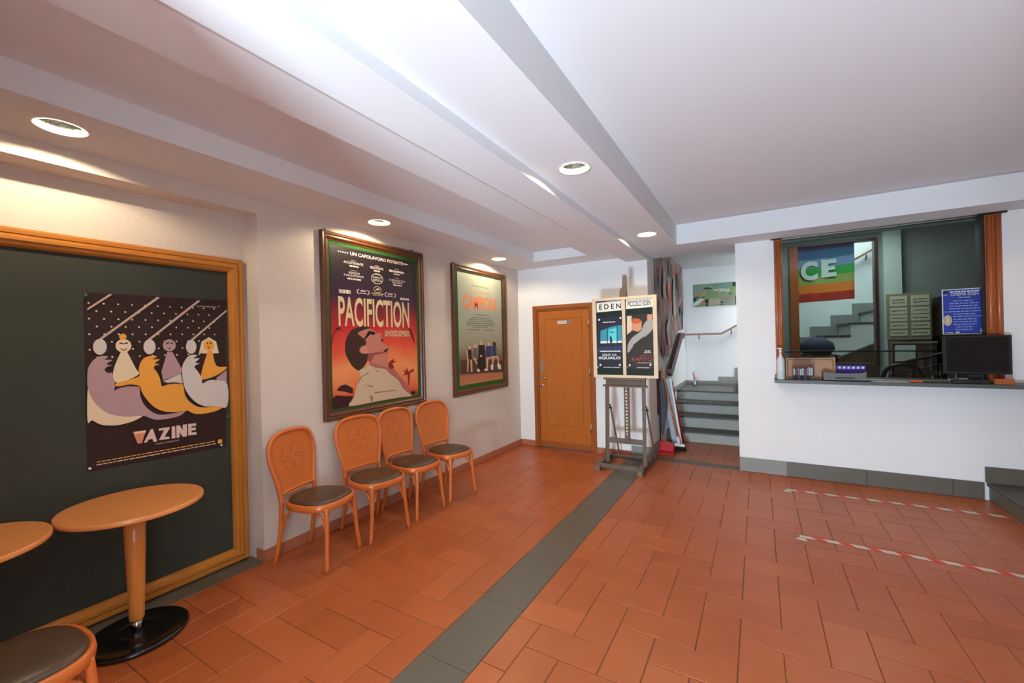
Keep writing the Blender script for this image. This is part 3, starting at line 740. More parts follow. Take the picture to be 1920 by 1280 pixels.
b = MB(); b.box(1.41, 1.585, 7.10, 7.20, 0, 2.95, 'booth_paint'); struct(b, 'trim_1')
b = MB(); b.box(3.6, 3.75, -2.3, 9.1, -0.1, 4.6, 'plaster'); struct(b, 'wall_right')
# ---- rear wall behind the photographer with the open entrance
b = MB()
b.box(-3.6, -1.25, -2.3, -2.2, -0.1, 3.2, 'plaster'); b.box(0.60, 3.7, -2.3, -2.2, -0.1, 3.2, 'plaster'); b.box(-1.25, 0.60, -2.3, -2.2, 2.5, 3.2, 'plaster')
b.box(-1.22, -1.10, -2.2, -0.29, 0, 3.0, 'plaster'); b.box(0.22, 0.34, -2.2, -0.30, 0, 3.0, 'plaster')  # unseen partitions added to shade the ceiling's left and right from the uplight
struct(b, 'wall_front_and_baffles')

# ---- ceiling: stepped soffits, shallow coffer, beam and main field; open round cut-outs for the downlights
prof = [(-3.4, SZ), (-2.68, SZ), (-2.68, 2.835), (-1.90, 2.835), (-1.90, SZ), (-1.62, SZ), (-1.51, 2.635), (-1.235, 2.635), (-1.235, SZ),
        (-0.81, SZ), (-0.81, 2.93), (2.45, 2.93), (2.45, SZ), (3.7, SZ), (3.7, 3.15), (-3.4, 3.15)]
b = MB(); b.prism(prof, -2.25, 5.21, 'y', 'ceiling_paint')
ceil = struct(b, 'ceiling')
LIGHTS = [(-2.925, 0.66), (-2.925, 2.66), (-2.95, 4.72), (-0.995, 2.53), (-0.995, 4.56), (-0.995, 0.50), (2.7, 4.4)]
LR = 0.092
cut = MB()
for (x, y) in LIGHTS: cut.lathe([(LR, 2.5), (LR, 2.86)], 'ceiling_paint', 40, (x, y, 0))
cutter = cut.build('cutter')
bm_ = ceil.modifiers.new('b', 'BOOLEAN'); bm_.operation = 'DIFFERENCE'; bm_.object = cutter; bm_.solver = 'EXACT'
dg = bpy.context.evaluated_depsgraph_get(); dg.update()
nm = bpy.data.meshes.new_from_object(ceil.evaluated_get(dg))
ceil.modifiers.clear(); ceil.data = nm
bpy.data.objects.remove(cutter)
b = MB()
b.box(-3.4, -1.56, 5.208, BY + .05, SZ, 3.15, 'ceiling_paint')
b.prism([(-1.63, SZ), (-1.51, 2.635), (-1.235, 2.635), (-1.235, 3.15), (-1.63, 3.15)], 5.209, BY + .05, 'y', 'ceiling_paint')
b.box(-1.236, -0.809, 5.2095, 6.0, SZ, 3.15, 'ceiling_paint')
b.prism([(-0.81, 5.275), (3.7, 5.255), (3.7, 5.98), (-0.81, 5.98)], SZ, 3.15, 'z', 'ceiling_paint')
b.box(-0.81, 3.7, 5.2, 5.3, 2.93, 3.15, 'ceiling_paint')
struct(b, 'trim_2')
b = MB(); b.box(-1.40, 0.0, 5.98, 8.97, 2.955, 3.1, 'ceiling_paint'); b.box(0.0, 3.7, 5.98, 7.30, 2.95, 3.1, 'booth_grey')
b.box(0.0, 0.08, 7.30, 8.97, 3.1, 4.6, 'ceiling_paint')
b.box(0, 3.7, 7.25, 9.0, 4.5, 4.6, 'ceiling_paint'); b.box(0.0, 3.7, 7.22, 7.30, 3.1, 4.6, 'plaster')
struct(b, 'trim_3')

# ---- skirtings
def skirt_run(root, along, a0, a1, step, fixed, z0, z1, mn, th=0.011):
    a = a0
    while a < a1 - 0.02:
        c = min(a + step, a1); q = MB()
        if along == 'y': q.box(fixed, fixed + th, a + .001, c - .001, z0, z1, mn, 0.003)
        else: q.box(a + .001, c - .001, fixed - th, fixed, z0, z1, mn, 0.003)
        q.build('skirting_tile', root); a = c
r = empty('baseboard_left', (WX, 1.74, 0)); r['kind'] = 'structure'
skirt_run(r, 'y', 1.74, BY, 0.33, WX, 0.001, 0.088, 'skirt_tile')
q = MB(); q.box(-3.30, WX + .011, 1.727, 1.739, 0.001, 0.088, 'skirt_tile', 0.003); q.build('skirting_tile', r)
r = empty('baseboard_back', (-3, BY, 0)); r['kind'] = 'structure'
skirt_run(r, 'x', WX + .012, DX0 - .002, 0.33, BY, 0.001, 0.088, 'skirt_tile')
skirt_run(r, 'x', DX1 + .002, -1.505, 0.33, BY, 0.001, 0.088, 'skirt_tile')
q = MB(); q.box(-1.503, -1.247, BY - .014, BY, 0.001, 0.165, 'grey_stone', 0.003); q.build('skirting_slab', r)
q = MB(); q.box(-1.247, -1.233, BY - .014, 6.1, 0.001, 0.165, 'grey_stone', 0.003); q.build('skirting_slab', r)
r = empty('baseboard_booth', (0, BY, 0)); r['kind'] = 'structure'
for a, c in ((-0.222, 0.25), (0.25, 0.95), (0.95, 1.6), (1.6, 1.815)):
    q = MB(); q.box(a + .001, c - .001, BY - .015, BY, 0.001, 0.165, 'grey_stone' if c < .3 else 'strip_stone', 0.003); q.build('skirting_slab', r)
q = MB(); q.box(1.82, 3.55, BY - .015, BY, 0.165, 0.315, 'strip_stone', 0.003); q.build('skirting_slab', r)

# ---- stone platform steps at the right edge
t = tag(empty('stone_step', (2.6, 4.5, 0)), 'dark grey stone platform step at the right edge below the booth wall', 'step')
q = MB(); q.box(1.845, 3.58, 3.6, BY - .002, 0, 0.135, 'strip_stone', .003); q.build('riser', t)
q = MB(); q.box(1.825, 3.58, 3.58, BY - .016, 0.135, 0.163, 'dark_stone', .004); q.build('tread', t)
q = MB(); q.box(2.25, 3.58, 3.6, BY - .017, 0.163, 0.33, 'strip_stone', .003); q.build('riser', t)

# ---- staircase: four steps up to a landing, then a flight rising to the right behind the booth
st = tag(empty('staircase', (-0.7, 6.9, 0)), 'grey stone stairs climbing from the alcove and turning right behind the booth', 'stairs')
NY = [6.88, 7.19, 7.52, 7.86]; NZ = [0.165, 0.345, 0.51, 0.675]; yprev = 8.949
for k in range(4):
    y0 = NY[k]; y1 = NY[k + 1] if k < 3 else 8.948; z0 = NZ[k - 1] if k else 0
    q = MB(); q.box(AX + .002, -0.224 if k < 3 else -0.25, y0 + .02, 8.948, z0 + .0005, NZ[k] - .026, 'riser_stone'); q.build('riser', st)
    q = MB(); q.box(AX + .002, -0.224 if k < 3 else -0.25, y0, (y1 + .02) if k < 3 else 8.948, NZ[k] - .026, NZ[k], 'dark_stone', .003); q.build('tread', st)
LAND = 0.675; RUN = 0.2925; RISE = 0.1815; X0 = -0.29; FY0 = 7.87
for k in range(1, 12):
    xr = X0 + RUN * (k - 1); zt = LAND + RISE * k
    q = MB(); q.box(xr, xr + .02, FY0 + .02, 8.948, zt - RISE + .0005, zt - .028, 'riser_stone'); q.build('riser', st)
    q = MB(); q.box(xr - .025, xr + RUN + .001, FY0 - .02, 8.948, zt - .028, zt, 'dark_stone', .003); q.build('tread', st)
# white sawtooth side of the flight
pts = []
for k in range(1, 12):
    xr = X0 + RUN * (k - 1); zt = LAND + RISE * k - .029
    pts += [(xr, zt - RISE + (0 if k > 1 else .02)), (xr, zt)]
xe = X0 + RUN * 11
pts += [(xe, LAND + RISE * 11 - .029), (xe, LAND + RISE * 11 - .50), (0.55, 1.03), (-0.138, 0.70)]
q = MB(); q.prism(pts, FY0, FY0 + .05, 'y', 'plaster'); q.build('side_wall', st)
q = MB(); q.prism([(0.55, 1.0), (xe, LAND + RISE * 11 - .53), (xe, 0.0), (-0.13, 0.0), (-0.13, .66)], FY0 + .03, FY0 + .06, 'y', 'brown_panel'); q.build('understairs_panel', st)
# stepped skirting on the far wall and along the landing
for k in range(-1, 11):
    if k == -1: x0, x1, za, zb = AX + .002, -0.68, LAND, LAND + .075
    elif k == 0: x0, x1, za, zb = -0.68, -0.395, LAND, LAND + .16
    else:
        x0 = -0.395 + RUN * (k - 1); x1 = x0 + RUN; za, zb = LAND + RISE * k - .03, LAND + RISE * (k + 1) - .03 + .15 - RISE + .03
        za = LAND + RISE * (k - 1); zb = LAND + RISE * k + .155
    q = MB(); q.box(x0 + .001, x1, 8.932, 8.949, za + .001, zb, 'grey_stone', .002); q.build('skirting_slab', st)
q = MB(); q.box(AX + .002, AX + .014, 7.62, 8.93, LAND + .001, LAND + .08, 'grey_stone', .002); q.build('skirting_slab', st)

# ---- alcove door etc: inner door of the back wall
d1 = empty('door_1', (-2.47, BY, 0)); d1['kind'] = 'structure'
q = MB()
for (x0, x1) in ((DX0, DX0 + .06), (DX1 - .06, DX1)): q.box(x0, x1, BY - .022, BY + .12, 0, DZ, 'door_frame_wood', .006)
q.box(DX0 + .06, DX1 - .06, BY - .022, BY + .12, DZ - .06, DZ, 'door_frame_wood', .006)
for (x0, x1) in ((DX0 + .06, DX0 + .082), (DX1 - .082, DX1 - .06)): q.box(x0, x1, BY - .008, BY + .1, 0, DZ - .06, 'door_frame_wood', .004)
q.box(DX0 + .082, DX1 - .082, BY - .008, BY + .1, DZ - .082, DZ - .06, 'door_frame_wood', .004)
q.build('door_frame', d1)
LX0, LX1, LT = DX0 + .084, DX1 - .084, DZ - .084
leaf = MB(); leaf.box(LX0, LX1, BY + .012, BY + .05, 0.012, LT, 'door_wood', .003)
leaf = leaf.build('door_leaf', d1)
px0, px1, pz0, pz1 = LX0 + .105, LX1 - .105, 0.345, 1.93
q = MB()
for (x0, x1, z0, z1) in ((LX0 + .002, px0, .014, LT - .002), (px1, LX1 - .002, .014, LT - .002), (px0, px1, pz1, LT - .002), (px0, px1, .014, pz0)):
    q.box(x0, x1, BY + .004, BY + .0125, z0, z1, 'door_wood', .002)
q.build('stile_and_rail', leaf)
q = MB()
for (x0, x1, z0, z1) in ((px0, px0 + .014, pz0, pz1), (px1 - .014, px1, pz0, pz1), (px0 + .014, px1 - .014, pz1 - .014, pz1), (px0 + .014, px1 - .014, pz0, pz0 + .014)):
    q.box(x0, x1, BY - .001, BY + .013, z0, z1, 'door_wood', .004)
q.build('panel_moulding', leaf)
q = MB(); q.box(px0 + .014, px1 - .014, BY + .008, BY + .014, pz0 + .014, pz1 - .014, 'door_wood'); q.build('door_panel', leaf)
q = MB(); q.box(LX0, LX1, BY + .002, BY + .006, .02, .10, 'door_frame_wood', .002); q.build('kick_rail', leaf)
hx = LX0 + .045
q = MB(); q.tube([(hx, BY + .004, 1.05), (hx, BY - .045, 1.05)], .011, 'chrome'); q.tube([(hx - .005, BY - .045, 1.05), (hx + .1, BY - .045, 1.05)], .009, 'chrome')
q.lathe([(.024, -.004), (.024, .004)], 'chrome', 20, (0, 0, 0)); 
n0 = len(q.v) - 40
for i in range(n0, len(q.v)):
    x, y, z = q.v[i]; q.v[i] = (hx + x, BY + z, 1.05 + y)
q.build('door_handle', leaf)
q = MB(); q.lathe([(.026, -.004), (.024, .004), (.008, .006)], 'steel', 20)
for i in range(len(q.v)):
    x, y, z = q.v[i]; q.v[i] = (hx + x, BY - z, .93 + y)
q.build('door_lock', leaf)
q = MB(); q.box(hx - .022, hx + .022, BY - .001, BY + .004, 1.13, 1.32, 'steel', .001); q.build('push_plate', leaf)
for z in (0.28, 1.08, 1.78):
    q = MB(); q.tube([(LX1 + .006, BY - .012, z), (LX1 + .006, BY - .012, z + .13)], .009, 'steel'); q.build('hinge', d1)
a = Art('y', BY + .0035); a.rect('vgrey', -2.552, -2.36, 1.842, 1.887); a.text('ink', 'TOILETTE', -2.54, -2.425, 1.857, 1.872); a.rect('nblue', -2.405, -2.365, 1.845, 1.884); a.text('fwhite', '2', -2.392, -2.378, 1.852, 1.877)
o = a.build('door_sign', leaf)

# ---- booth window
w1 = empty('window_1', (1.07, BY, LZ)); w1['kind'] = 'structure'
for (x0, x1, nx) in ((BX0, BX0 + .078, 2), (BX1 - .112, BX1, 2)):
    q = MB(); q.box(x0 + .001, x1, BY - .012, BY + .11, LZ, SZ - .012, 'counter_wood', .004)
    wd = (x1 - x0) / nx
    for i in range(nx):
        q.tube([(x0 + wd * (i + .5), BY - .014, LZ + .01), (x0 + wd * (i + .5), BY - .014, SZ - .03)], wd * .40, 'counter_wood', 8, flat=1)
    q.build('post', w1)
q = MB(); q.box(BX0 - .03, BX0 + .09, BY - .03, BY - .013, SZ - .012, SZ - .001, 'plastic_dark'); q.build('post_cap', w1)
q = MB(); q.box(BX1 - .16, BX1 + .03, BY - .035, BY - .013, SZ - .018, SZ - .001, 'plastic_dark'); q.build('post_cap', w1)
q = MB(); q.box(BX0 + .08, BX1 - .114, BY + .02, BY + .045, SZ - .014, SZ - .001, 'steel'); q.build('head_channel', w1)
q = MB(); q.box(BX0 + .08, BX1 - .114, BY + .03, BY + .036, 1.40, SZ - .01, 'booth_glass'); q.build('glass_pane', w1)
q = MB(); q.box(BX0 + .08, 1.60, BY + .045, BY + .051, LZ + .015, 1.415, 'booth_glass'); q.build('glass_pane', w1)
q = MB(); q.box(BX0 + .08, 1.60, BY + .044, BY + .052, 1.415, 1.419, 'steel'); q.build('glass_edge', w1)
q = MB(); q.box(BX1 - .135, BX1 - .113, BY, BY + .12, LZ, SZ - .02, 'plastic_dark'); q.build('dark_jamb', w1)
# interior opening of the booth's rear wall
w2 = empty('window_2', (0.88, 7.2, 1.2)); w2['kind'] = 'structure'
for (x0, x1, z0, z1, mn) in ((.40, .505, 1.2, 2.86, 'counter_wood'), (1.335, 1.37, 1.2, 2.86, 'rail_wood'), (.505, 1.335, 2.83, 2.86, 'rail_wood')):
    q = MB(); q.box(x0, x1, 7.17, 7.31, z0, z1, mn, .004); q.build('frame_member', w2)
# ================================================================== CEILING DOWNLIGHTS
DL = ['round recessed downlight above the dark notice board at far left', 'round recessed downlight just above the red sunset film poster',
      'small recessed downlight above the pale basketball film poster', 'large bright recessed downlight in the middle of the white ceiling band',
      'recessed downlight at the far end of the white band near the stair alcove', 'recessed downlight in the white band overhead near the photographer',
      'recessed downlight in the right-hand soffit near the booth', 'recessed downlight in the right-hand soffit nearer the entrance']
for i, (x, y) in enumerate(LIGHTS):
    t = tag(empty('downlight', (x, y, SZ)), DL[i], 'ceiling light', 'recessed ceiling downlights')
    q = MB(); q.lathe([(LR - .006, .012), (LR - .006, -.001), (LR + .016, -.003), (LR + .018, .0003)], 'ring_white', 40, (x, y, SZ), caps=False); q.build('trim_ring', t)
    q = MB(); q.lathe([(LR - .008, .002), (LR - .012, .05), (LR - .03, .085), (LR - .055, .105)], 'reflector', 32, (x, y, SZ), caps=False); q.build('reflector', t)
    q = MB(); q.lathe([(.0001, .098), (.03, .098), (.036, .110)], 'lamp_white', 20, (x, y, SZ)); q.build('lamp', t)
    l = bpy.data.lights.new('downlight_beam', 'SPOT'); l.energy = SPOT_POWER * (0.45 if x > 2 else 1.0); l.color = SPOT_COLOR
    l.spot_size = math.radians(174); l.spot_blend = 0.05; l.shadow_soft_size = 0.012
    lo = bpy.data.objects.new('downlight_beam', l); COL.objects.link(lo); lo.location = (x, y, SZ + .027)

# ================================================================== PICTURE FRAMES AND POSTERS
def frame_sweep(mb, plane, a, u0, u1, v0, v1, prof, mn):
    """mitred frame; prof = list of (inset, proud)"""
    def pt(u, v, d): return (a + d, u, v) if plane == 'x' else (u, a - d, v)
    n = len(prof); vs = []
    for (cu, cv, su, sv) in ((u0, v0, 1, 1), (u1, v0, -1, 1), (u1, v1, -1, -1), (u0, v1, 1, -1)):
        for (ins, d) in prof: vs.append(pt(cu + su * ins, cv + sv * ins, d))
    fs = []
    for c in range(4):
        e = (c + 1) % 4
        for k in range(n):
            l = (k + 1) % n
            fs.append((c * n + k, c * n + l, e * n + l, e * n + k))
    mb.add(vs, fs, mn)
rng = random.Random(5)

# big dark notice board in the niche
nb = tag(empty('notice_board', (-3.395, 0.4, 0.0)), 'huge dark green notice board in a moulded oak frame set in the wall niche', 'notice board')
q = MB()
frame_sweep(q, 'x', -3.399, -0.9, 1.712, 0.012, 2.262, [(0, 0), (0, .035), (.012, .045), (.03, .045), (.034, .038), (.05, .050), (.066, .050), (.070, .040), (.086, .036), (.094, .026), (.10, .012), (.10, 0)], 'oak')
q.build('frame', nb)
q = MB(); q.box(-3.399, -3.391, -0.82, 1.62, 0.10, 2.17, 'board_green'); q.build('board_surface', nb)

va = Art('x', -3.3895)
va.mb.box(-3.3905, -3.3895, .84, 1.55, .905, 1.915, 'vbg')
vl = VAZ.strip().split('\n')
va.data(vl[0])
for i in range(11):
    for j in range(8):
        yy = .862 + .0655 * i + (.033 if j % 2 else 0); zz = 1.885 - .046 * j
        if yy < 1.545 and zz > 1.885 - .0185 * 8 - .25 and zz < 1.925 - .02 * (yy - .84): va.ell('vcream', yy, zz, .0052, .0052, 8)
va.data('\n'.join(vl[1:]), ('vcream', 'vlilac', 'vorange', 'vgrey'))
va.text('vlet', 'WWW.VAZINE.ORG', 1.155, 1.285, .985, .994)
va.text('vlet', 'LUCHADORA', 1.41, 1.53, 1.893, 1.904)
o = va.build('poster', None); tag(o, 'dark brown poster of cream, lilac and orange figures reading VAZINE pinned on the dark board', 'poster')
for (p, c, s) in (((.846, 1.93), 'pin_green', 'green push pin at the top left corner of the VAZINE poster'), ((1.235, 1.917), 'ppalm', 'dark push pin halfway along the top edge of the VAZINE poster'), ((1.545, 1.905), 'pin_green', 'green push pin at the top right corner of the VAZINE poster'),
               ((.846, .918), 'pin_white', 'white push pin at the bottom left corner of the VAZINE poster'), ((1.54, .898), 'pin_white', 'white push pin at the bottom right corner of the VAZINE poster'),
               ((1.585, 1.10), 'pin_green', 'green push pin in the bare board right of the VAZINE poster')):
    q = MB(); q.lathe([(.0015, -.002), (.0015, .004), (.006, .006), (.0045, .011), (.0065, .017)], c, 12)
    for i in range(len(q.v)):
        x, y, z = q.v[i]; q.v[i] = (-3.385 + z, p[0] + x, p[1] + y)
    tag(q.build('push_pin', None, (-3.385, p[0], p[1])), s, 'push pin', 'pins of the dark notice board')

FP = [(0, 0), (0, .030), (.010, .036), (.024, .034), (.030, .026), (.044, .030), (.054, .024), (.062, .014), (.072, .012), (.072, 0)]
def poster_frame(y0, y1, z0, z1, label, nails):
    t = tag(empty('framed_poster', (WX, (y0 + y1) / 2, z0)), label, 'framed poster')
    q = MB(); frame_sweep(q, 'x', WX + .001, y0, y1, z0, z1, FP, 'walnut'); q.build('frame', t)
    q = MB(); q.box(WX + .001, WX + .008, y0 + .06, y1 - .06, z0 + .06, z1 - .06, 'felt_green'); q.build('felt_backing', t)
    for yy in nails:
        q = MB(); q.tube([(WX + .001, yy, z1 + .012), (WX + .022, yy, z1 + .018)], .003, 'plastic_dark', 8); q.tube([(WX + .008, yy, z1 + .02), (WX + .008, yy, z1 - .004)], .004, 'plastic_dark', 8); q.build('hanging_hook', t)
    return t
fr1 = poster_frame(2.25, 3.505, .953, 2.592, 'walnut-framed red and purple film poster of a man looking up, titled PACIFICTION', (2.30, 3.36))
fr2 = poster_frame(4.01, 5.265, .940, 2.57, 'walnut-framed pale grey film poster with five people on a bench, titled CAMPIONI', (4.05,))

# film poster in red and purple
A_ = WX + .0105
p1 = Art('x', A_)
p1.mb.box(WX + .008, A_, 2.342, 3.40, 1.042, 2.487, 'pdark')
sheet = MB()
p1.rect('pacific_bg', 2.342, 3.40, 1.042, 2.487)
p1.data(PAC, ('pdark', 'ppalm', 'phair', 'pface', 'pface2', 'pshirt', 'pscarf', 'pear', 'pblack'))
T = lambda s, a, c, z0, z1, mn='pwhite', b=0.02: p1.text(mn, s, a, c, z0, z1, b)
T('PACIFICTION', 2.417, 3.288, 1.770, 2.042, 'ptitle', .02)
T('UN MONDO SOMMERSO', 2.946, 3.288, 1.678, 1.742, 'ptitle')
T('UN CAPOLAVORO POTENTE', 2.556, 3.213, 2.424, 2.455)
T('ACCATTIVANTE', 2.482, 2.70, 2.343, 2.364); p1.lines('pwhite', 2.545, 2.645, 2.325, .014, rng)
T('SEDUCENTE', 2.78, 2.945, 2.335, 2.356); p1.lines('pwhite', 2.825, 2.90, 2.318, .014, rng)
p1.lines('pwhite', 3.02, 3.225, 2.345, .02, rng); p1.lines('pwhite', 3.08, 3.17, 2.318, .012, rng)
T('POETICO', 2.535, 2.656, 2.252, 2.272); T('E INQUIETANTE', 2.483, 2.702, 2.226, 2.246); p1.lines('pwhite', 2.52, 2.67, 2.207, .014, rng)
p1.ring('pwhite', 2.864, 2.242, .074, .052, .006, n=20); T('FAMIGLIA', 2.81, 2.92, 2.247, 2.262); T('CRITICA', 2.81, 2.92, 2.216, 2.238)
T('IL MIGLIOR FILM', 3.02, 3.235, 2.245, 2.262); T('DELL\'ANNO', 3.06, 3.20, 2.222, 2.239); p1.lines('pwhite', 3.07, 3.19, 2.205, .012, rng)
for (cy, z) in ((2.477, 2.437), (2.59, 2.376), (2.864, 2.366), (3.12, 2.37), (2.59, 2.285), (2.864, 2.283), (3.12, 2.275)):
    for k in range(5): p1.ell('pwhite', cy + (k - 2) * (.024 if z > 2.4 else .012), z, (.008 if z > 2.4 else .004), (.008 if z > 2.4 else .004), 5)
p1.lines('pwhite', 3.22, 3.285, 2.44, .012, rng)
for cy in (2.69, 3.025):
    p1.ring('pwhite', cy, 2.097, .075, .034, .009, 2.3, 4.0, 10); p1.ring('pwhite', cy, 2.097, .075, .034, .009, -.85, .85, 10)
    p1.lines('pwhite', cy - .03, cy + .03, 2.107, .014, rng); p1.lines('pwhite', cy - .04, cy + .04, 2.085, .008, rng)
p1.ring('ptitle', 2.862, 2.137, .05, .031, .005, n=24)
p1.poly('ptitle', [(2.83, 2.125), (2.845, 2.142), (2.87, 2.150), (2.895, 2.146), (2.88, 2.132), (2.85, 2.13)])
p1.lines('ptitle', 2.79, 2.935, 2.097, .010, rng); p1.lines('ptitle', 2.80, 2.925, 2.08, .006, rng)
p1.lines('pwhite', 2.425, 2.555, 2.083, .034, rng); p1.lines('pwhite', 3.16, 3.285, 2.07, .022, rng)
p1.build('poster_sheet', fr1)

p2 = Art('x', A_)
p2.mb.box(WX + .008, A_, 4.135, 5.155, 1.065, 2.485, 'cbench')
p2.rect('champ_bg', 4.135, 5.155, 1.065, 2.485)
p2.text('corange', 'CAMPIONI', 4.235, 5.02, 2.03, 2.21, .03)
p2.text('cink', 'Woody Harrelson', 4.43, 4.83, 2.322, 2.354)
p2.lines('corange', 4.40, 4.86, 2.265, .012, rng)
for (a, c, z) in ((4.50, 4.80, 1.965), (4.42, 4.86, 1.925), (4.36, 4.90, 1.90), (4.33, 4.94, 1.875), (4.29, 4.97, 1.85), (4.31, 4.95, 1.825), (4.45, 4.80, 1.80), (4.33, 4.60, 1.765), (4.68, 4.94, 1.765)):
    p2.lines('cink', a, c, z, .009, rng)
p2.data(CAM)
p2.build('poster_sheet', fr2)

# ================================================================== EASEL
ez = tag(empty('easel', (-1.42, 5.15, 0)), 'tall weathered wooden studio easel standing on the dark floor strip', 'easel')
EW = 'easel_wood'
for x in (-1.725, -1.215):
    q = MB(); q.prism([(4.905, .0), (4.96, 0), (5.0, .03), (5.48, .03), (5.50, 0), (5.57, 0), (5.57, .055), (5.50, .085), (5.02, .085), (4.92, .06)], x - .028, x + .028, 'x', EW); q.build('foot', ez)
q = MB(); q.box(-1.70, -1.24, 4.96, 5.01, .035, .082, EW, .004); q.build('front_crossbar', ez)
q = MB(); q.box(-1.70, -1.24, 5.42, 5.46, .04, .08, EW, .004); q.build('rear_crossbar', ez)
for x in (-1.645, -1.19):
    x2 = x + (.04 if x < -1.4 else .02)
    q = MB(); q.obox((x, 5.07, .085), (x2, 5.0, 1.05), .042, .036, EW); q.build('upright', ez)
    q = MB(); q.obox((x + .035, 5.47, .08), (x2 + .012, 5.05, .80), .014, .02, EW); q.build('brace', ez)
    q = MB(); q.tube([(x2 - .03, 5.02, .76), (x2 + .045, 5.02, .76)], .009, 'plastic_dark', 10); q.build('wing_bolt', ez)
q = MB(); q.box(-1.625, -1.19, 5.025, 5.055, .335, .395, EW, .003); q.build('middle_crossbar', ez)
q = MB(); q.box(-1.405, -1.345, 5.0, 5.035, .36, 2.14, EW, .003); q.build('mast', ez)
q = MB(); q.box(-1.385, -1.365, 4.996, 5.001, .45, 1.03, 'pale_wood', .001)
for k in range(14): q.box(-1.388, -1.362, 4.992, 4.998, .47 + .04 * k, .482 + .04 * k, 'plastic_dark')
q.build('ratchet_strip', ez)
q = MB(); q.box(-1.62, -1.13, 4.90, 5.0, 1.118, 1.14, EW, .003); q.box(-1.61, -1.14, 4.96, 5.0, 1.05, 1.118, EW, .003); q.box(-1.64, -1.12, 4.93, 4.99, 1.028, 1.05, EW, .003); q.build('tray', ez)
q = MB(); q.prism([(-1.42, 2.05), (-1.335, 2.05), (-1.335, 2.17), (-1.355, 2.20), (-1.40, 2.20), (-1.41, 2.17)], 4.945, 5.0, 'y', EW); q.build('top_clamp', ez)
q = MB(); q.prism([(-1.398, 2.14), (-1.35, 2.14), (-1.345, 2.34), (-1.355, 2.365), (-1.385, 2.365), (-1.392, 2.34)], 5.0, 5.035, 'y', EW); q.build('mast_tip', ez)

db = tag(empty('display_board', (-1.36, 4.94, 1.14)), 'pale wood framed double poster board headed EDEN and PICCOLO EDEN resting on the easel', 'display board')
q = MB(); q.box(-1.735, -0.995, 4.932, 4.944, 1.142, 2.085, 'evblk'); q.build('backing', db)
q = MB()
for (x0, x1, z0, z1) in ((-1.745, -1.70, 1.141, 2.095), (-1.03, -.985, 1.141, 2.095), (-1.70, -1.03, 1.141, 1.172), (-1.70, -1.03, 2.062, 2.095), (-1.382, -1.345, 1.172, 2.062)):
    q.box(x0, x1, 4.915, 4.944, z0, z1, 'pale_wood', .002)
q.build('frame', db)
ea = Art('y', 4.9315)
ea.data(EAS, ('egrey', 'eskin'))
ea.text('eblack', 'E D E N', -1.66, -1.396, 1.962, 2.022, .02); ea.text('eblack', 'PICCOLO EDEN', -1.314, -1.05, 1.978, 2.036, .01)
ea.text('ewl', 'DENTI DA', -1.634, -1.457, 1.399, 1.425, .02); ea.text('ewl', 'SQUALO', -1.681, -1.412, 1.354, 1.392, .04)
ea.text('ered', 'RAPITO', -1.279, -1.05, 1.338, 1.382, 0)
ea.lines('ewl', -1.62, -1.46, 1.805, .01, rng); ea.lines('ewl', -1.665, -1.41, 1.455, .014, rng); ea.lines('ewl', -1.62, -1.42, 1.262, .008, rng)
ea.lines('ered', -1.19, -1.05, 1.40, .006, rng); ea.lines('ewhite', -1.22, -1.05, 1.318, .006, rng); ea.lines('ewhite', -1.13, -1.06, 1.455, .009, rng); ea.lines('ewhite', -1.14, -1.06, 1.435, .007, rng); ea.lines('ewhite', -1.22, -1.08, 1.262, .007, rng)
o = ea.build('printed_sheet', db)

# ================================================================== CHAIRS
def hoop_pts(zb=.46):
    L = [(-.195, -.168, zb), (-.203, -.172, .53), (-.216, -.187, .62), (-.233, -.208, .72), (-.246, -.219, .80), (-.256, -.205, .875), (-.262, -.165, .925), (-.266, -.10, .948), (-.267, 0, .955)]
    R = [(x, -y, z) for (x, y, z) in L[-2::-1]]
    return L + R
def smooth_path(P, n=4, closed=False):
    P = [Vector(p) for p in P]; out = []; N = len(P)
    for i in range(N if closed else N - 1):
        if closed: p0, p1, p2, p3 = P[i - 1], P[i], P[(i + 1) % N], P[(i + 2) % N]
        else: p0, p1, p2, p3 = P[max(i - 1, 0)], P[i], P[i + 1], P[min(i + 2, N - 1)]
        for k in range(n):
            t = k / n
            out.append(0.5 * ((2 * p1) + (-p0 + p2) * t + (2 * p0 - 5 * p1 + 4 * p2 - p3) * t * t + (-p0 + 3 * p1 - 3 * p2 + p3) * t ** 3))
    if not closed: out.append(P[-1])
    return out
def seat_outline(s=1.0, n=40):
    out = []
    for k in range(n):
        t = 2 * PI * k / n
        c, sn = math.cos(t), math.sin(t)
        x = math.copysign(abs(c) ** .80, c) * .218; y = math.copysign(abs(sn) ** .80, sn)
        hw = .210 + .020 * (x / .218)
        out.append((x * s, y * hw * s))
    return out
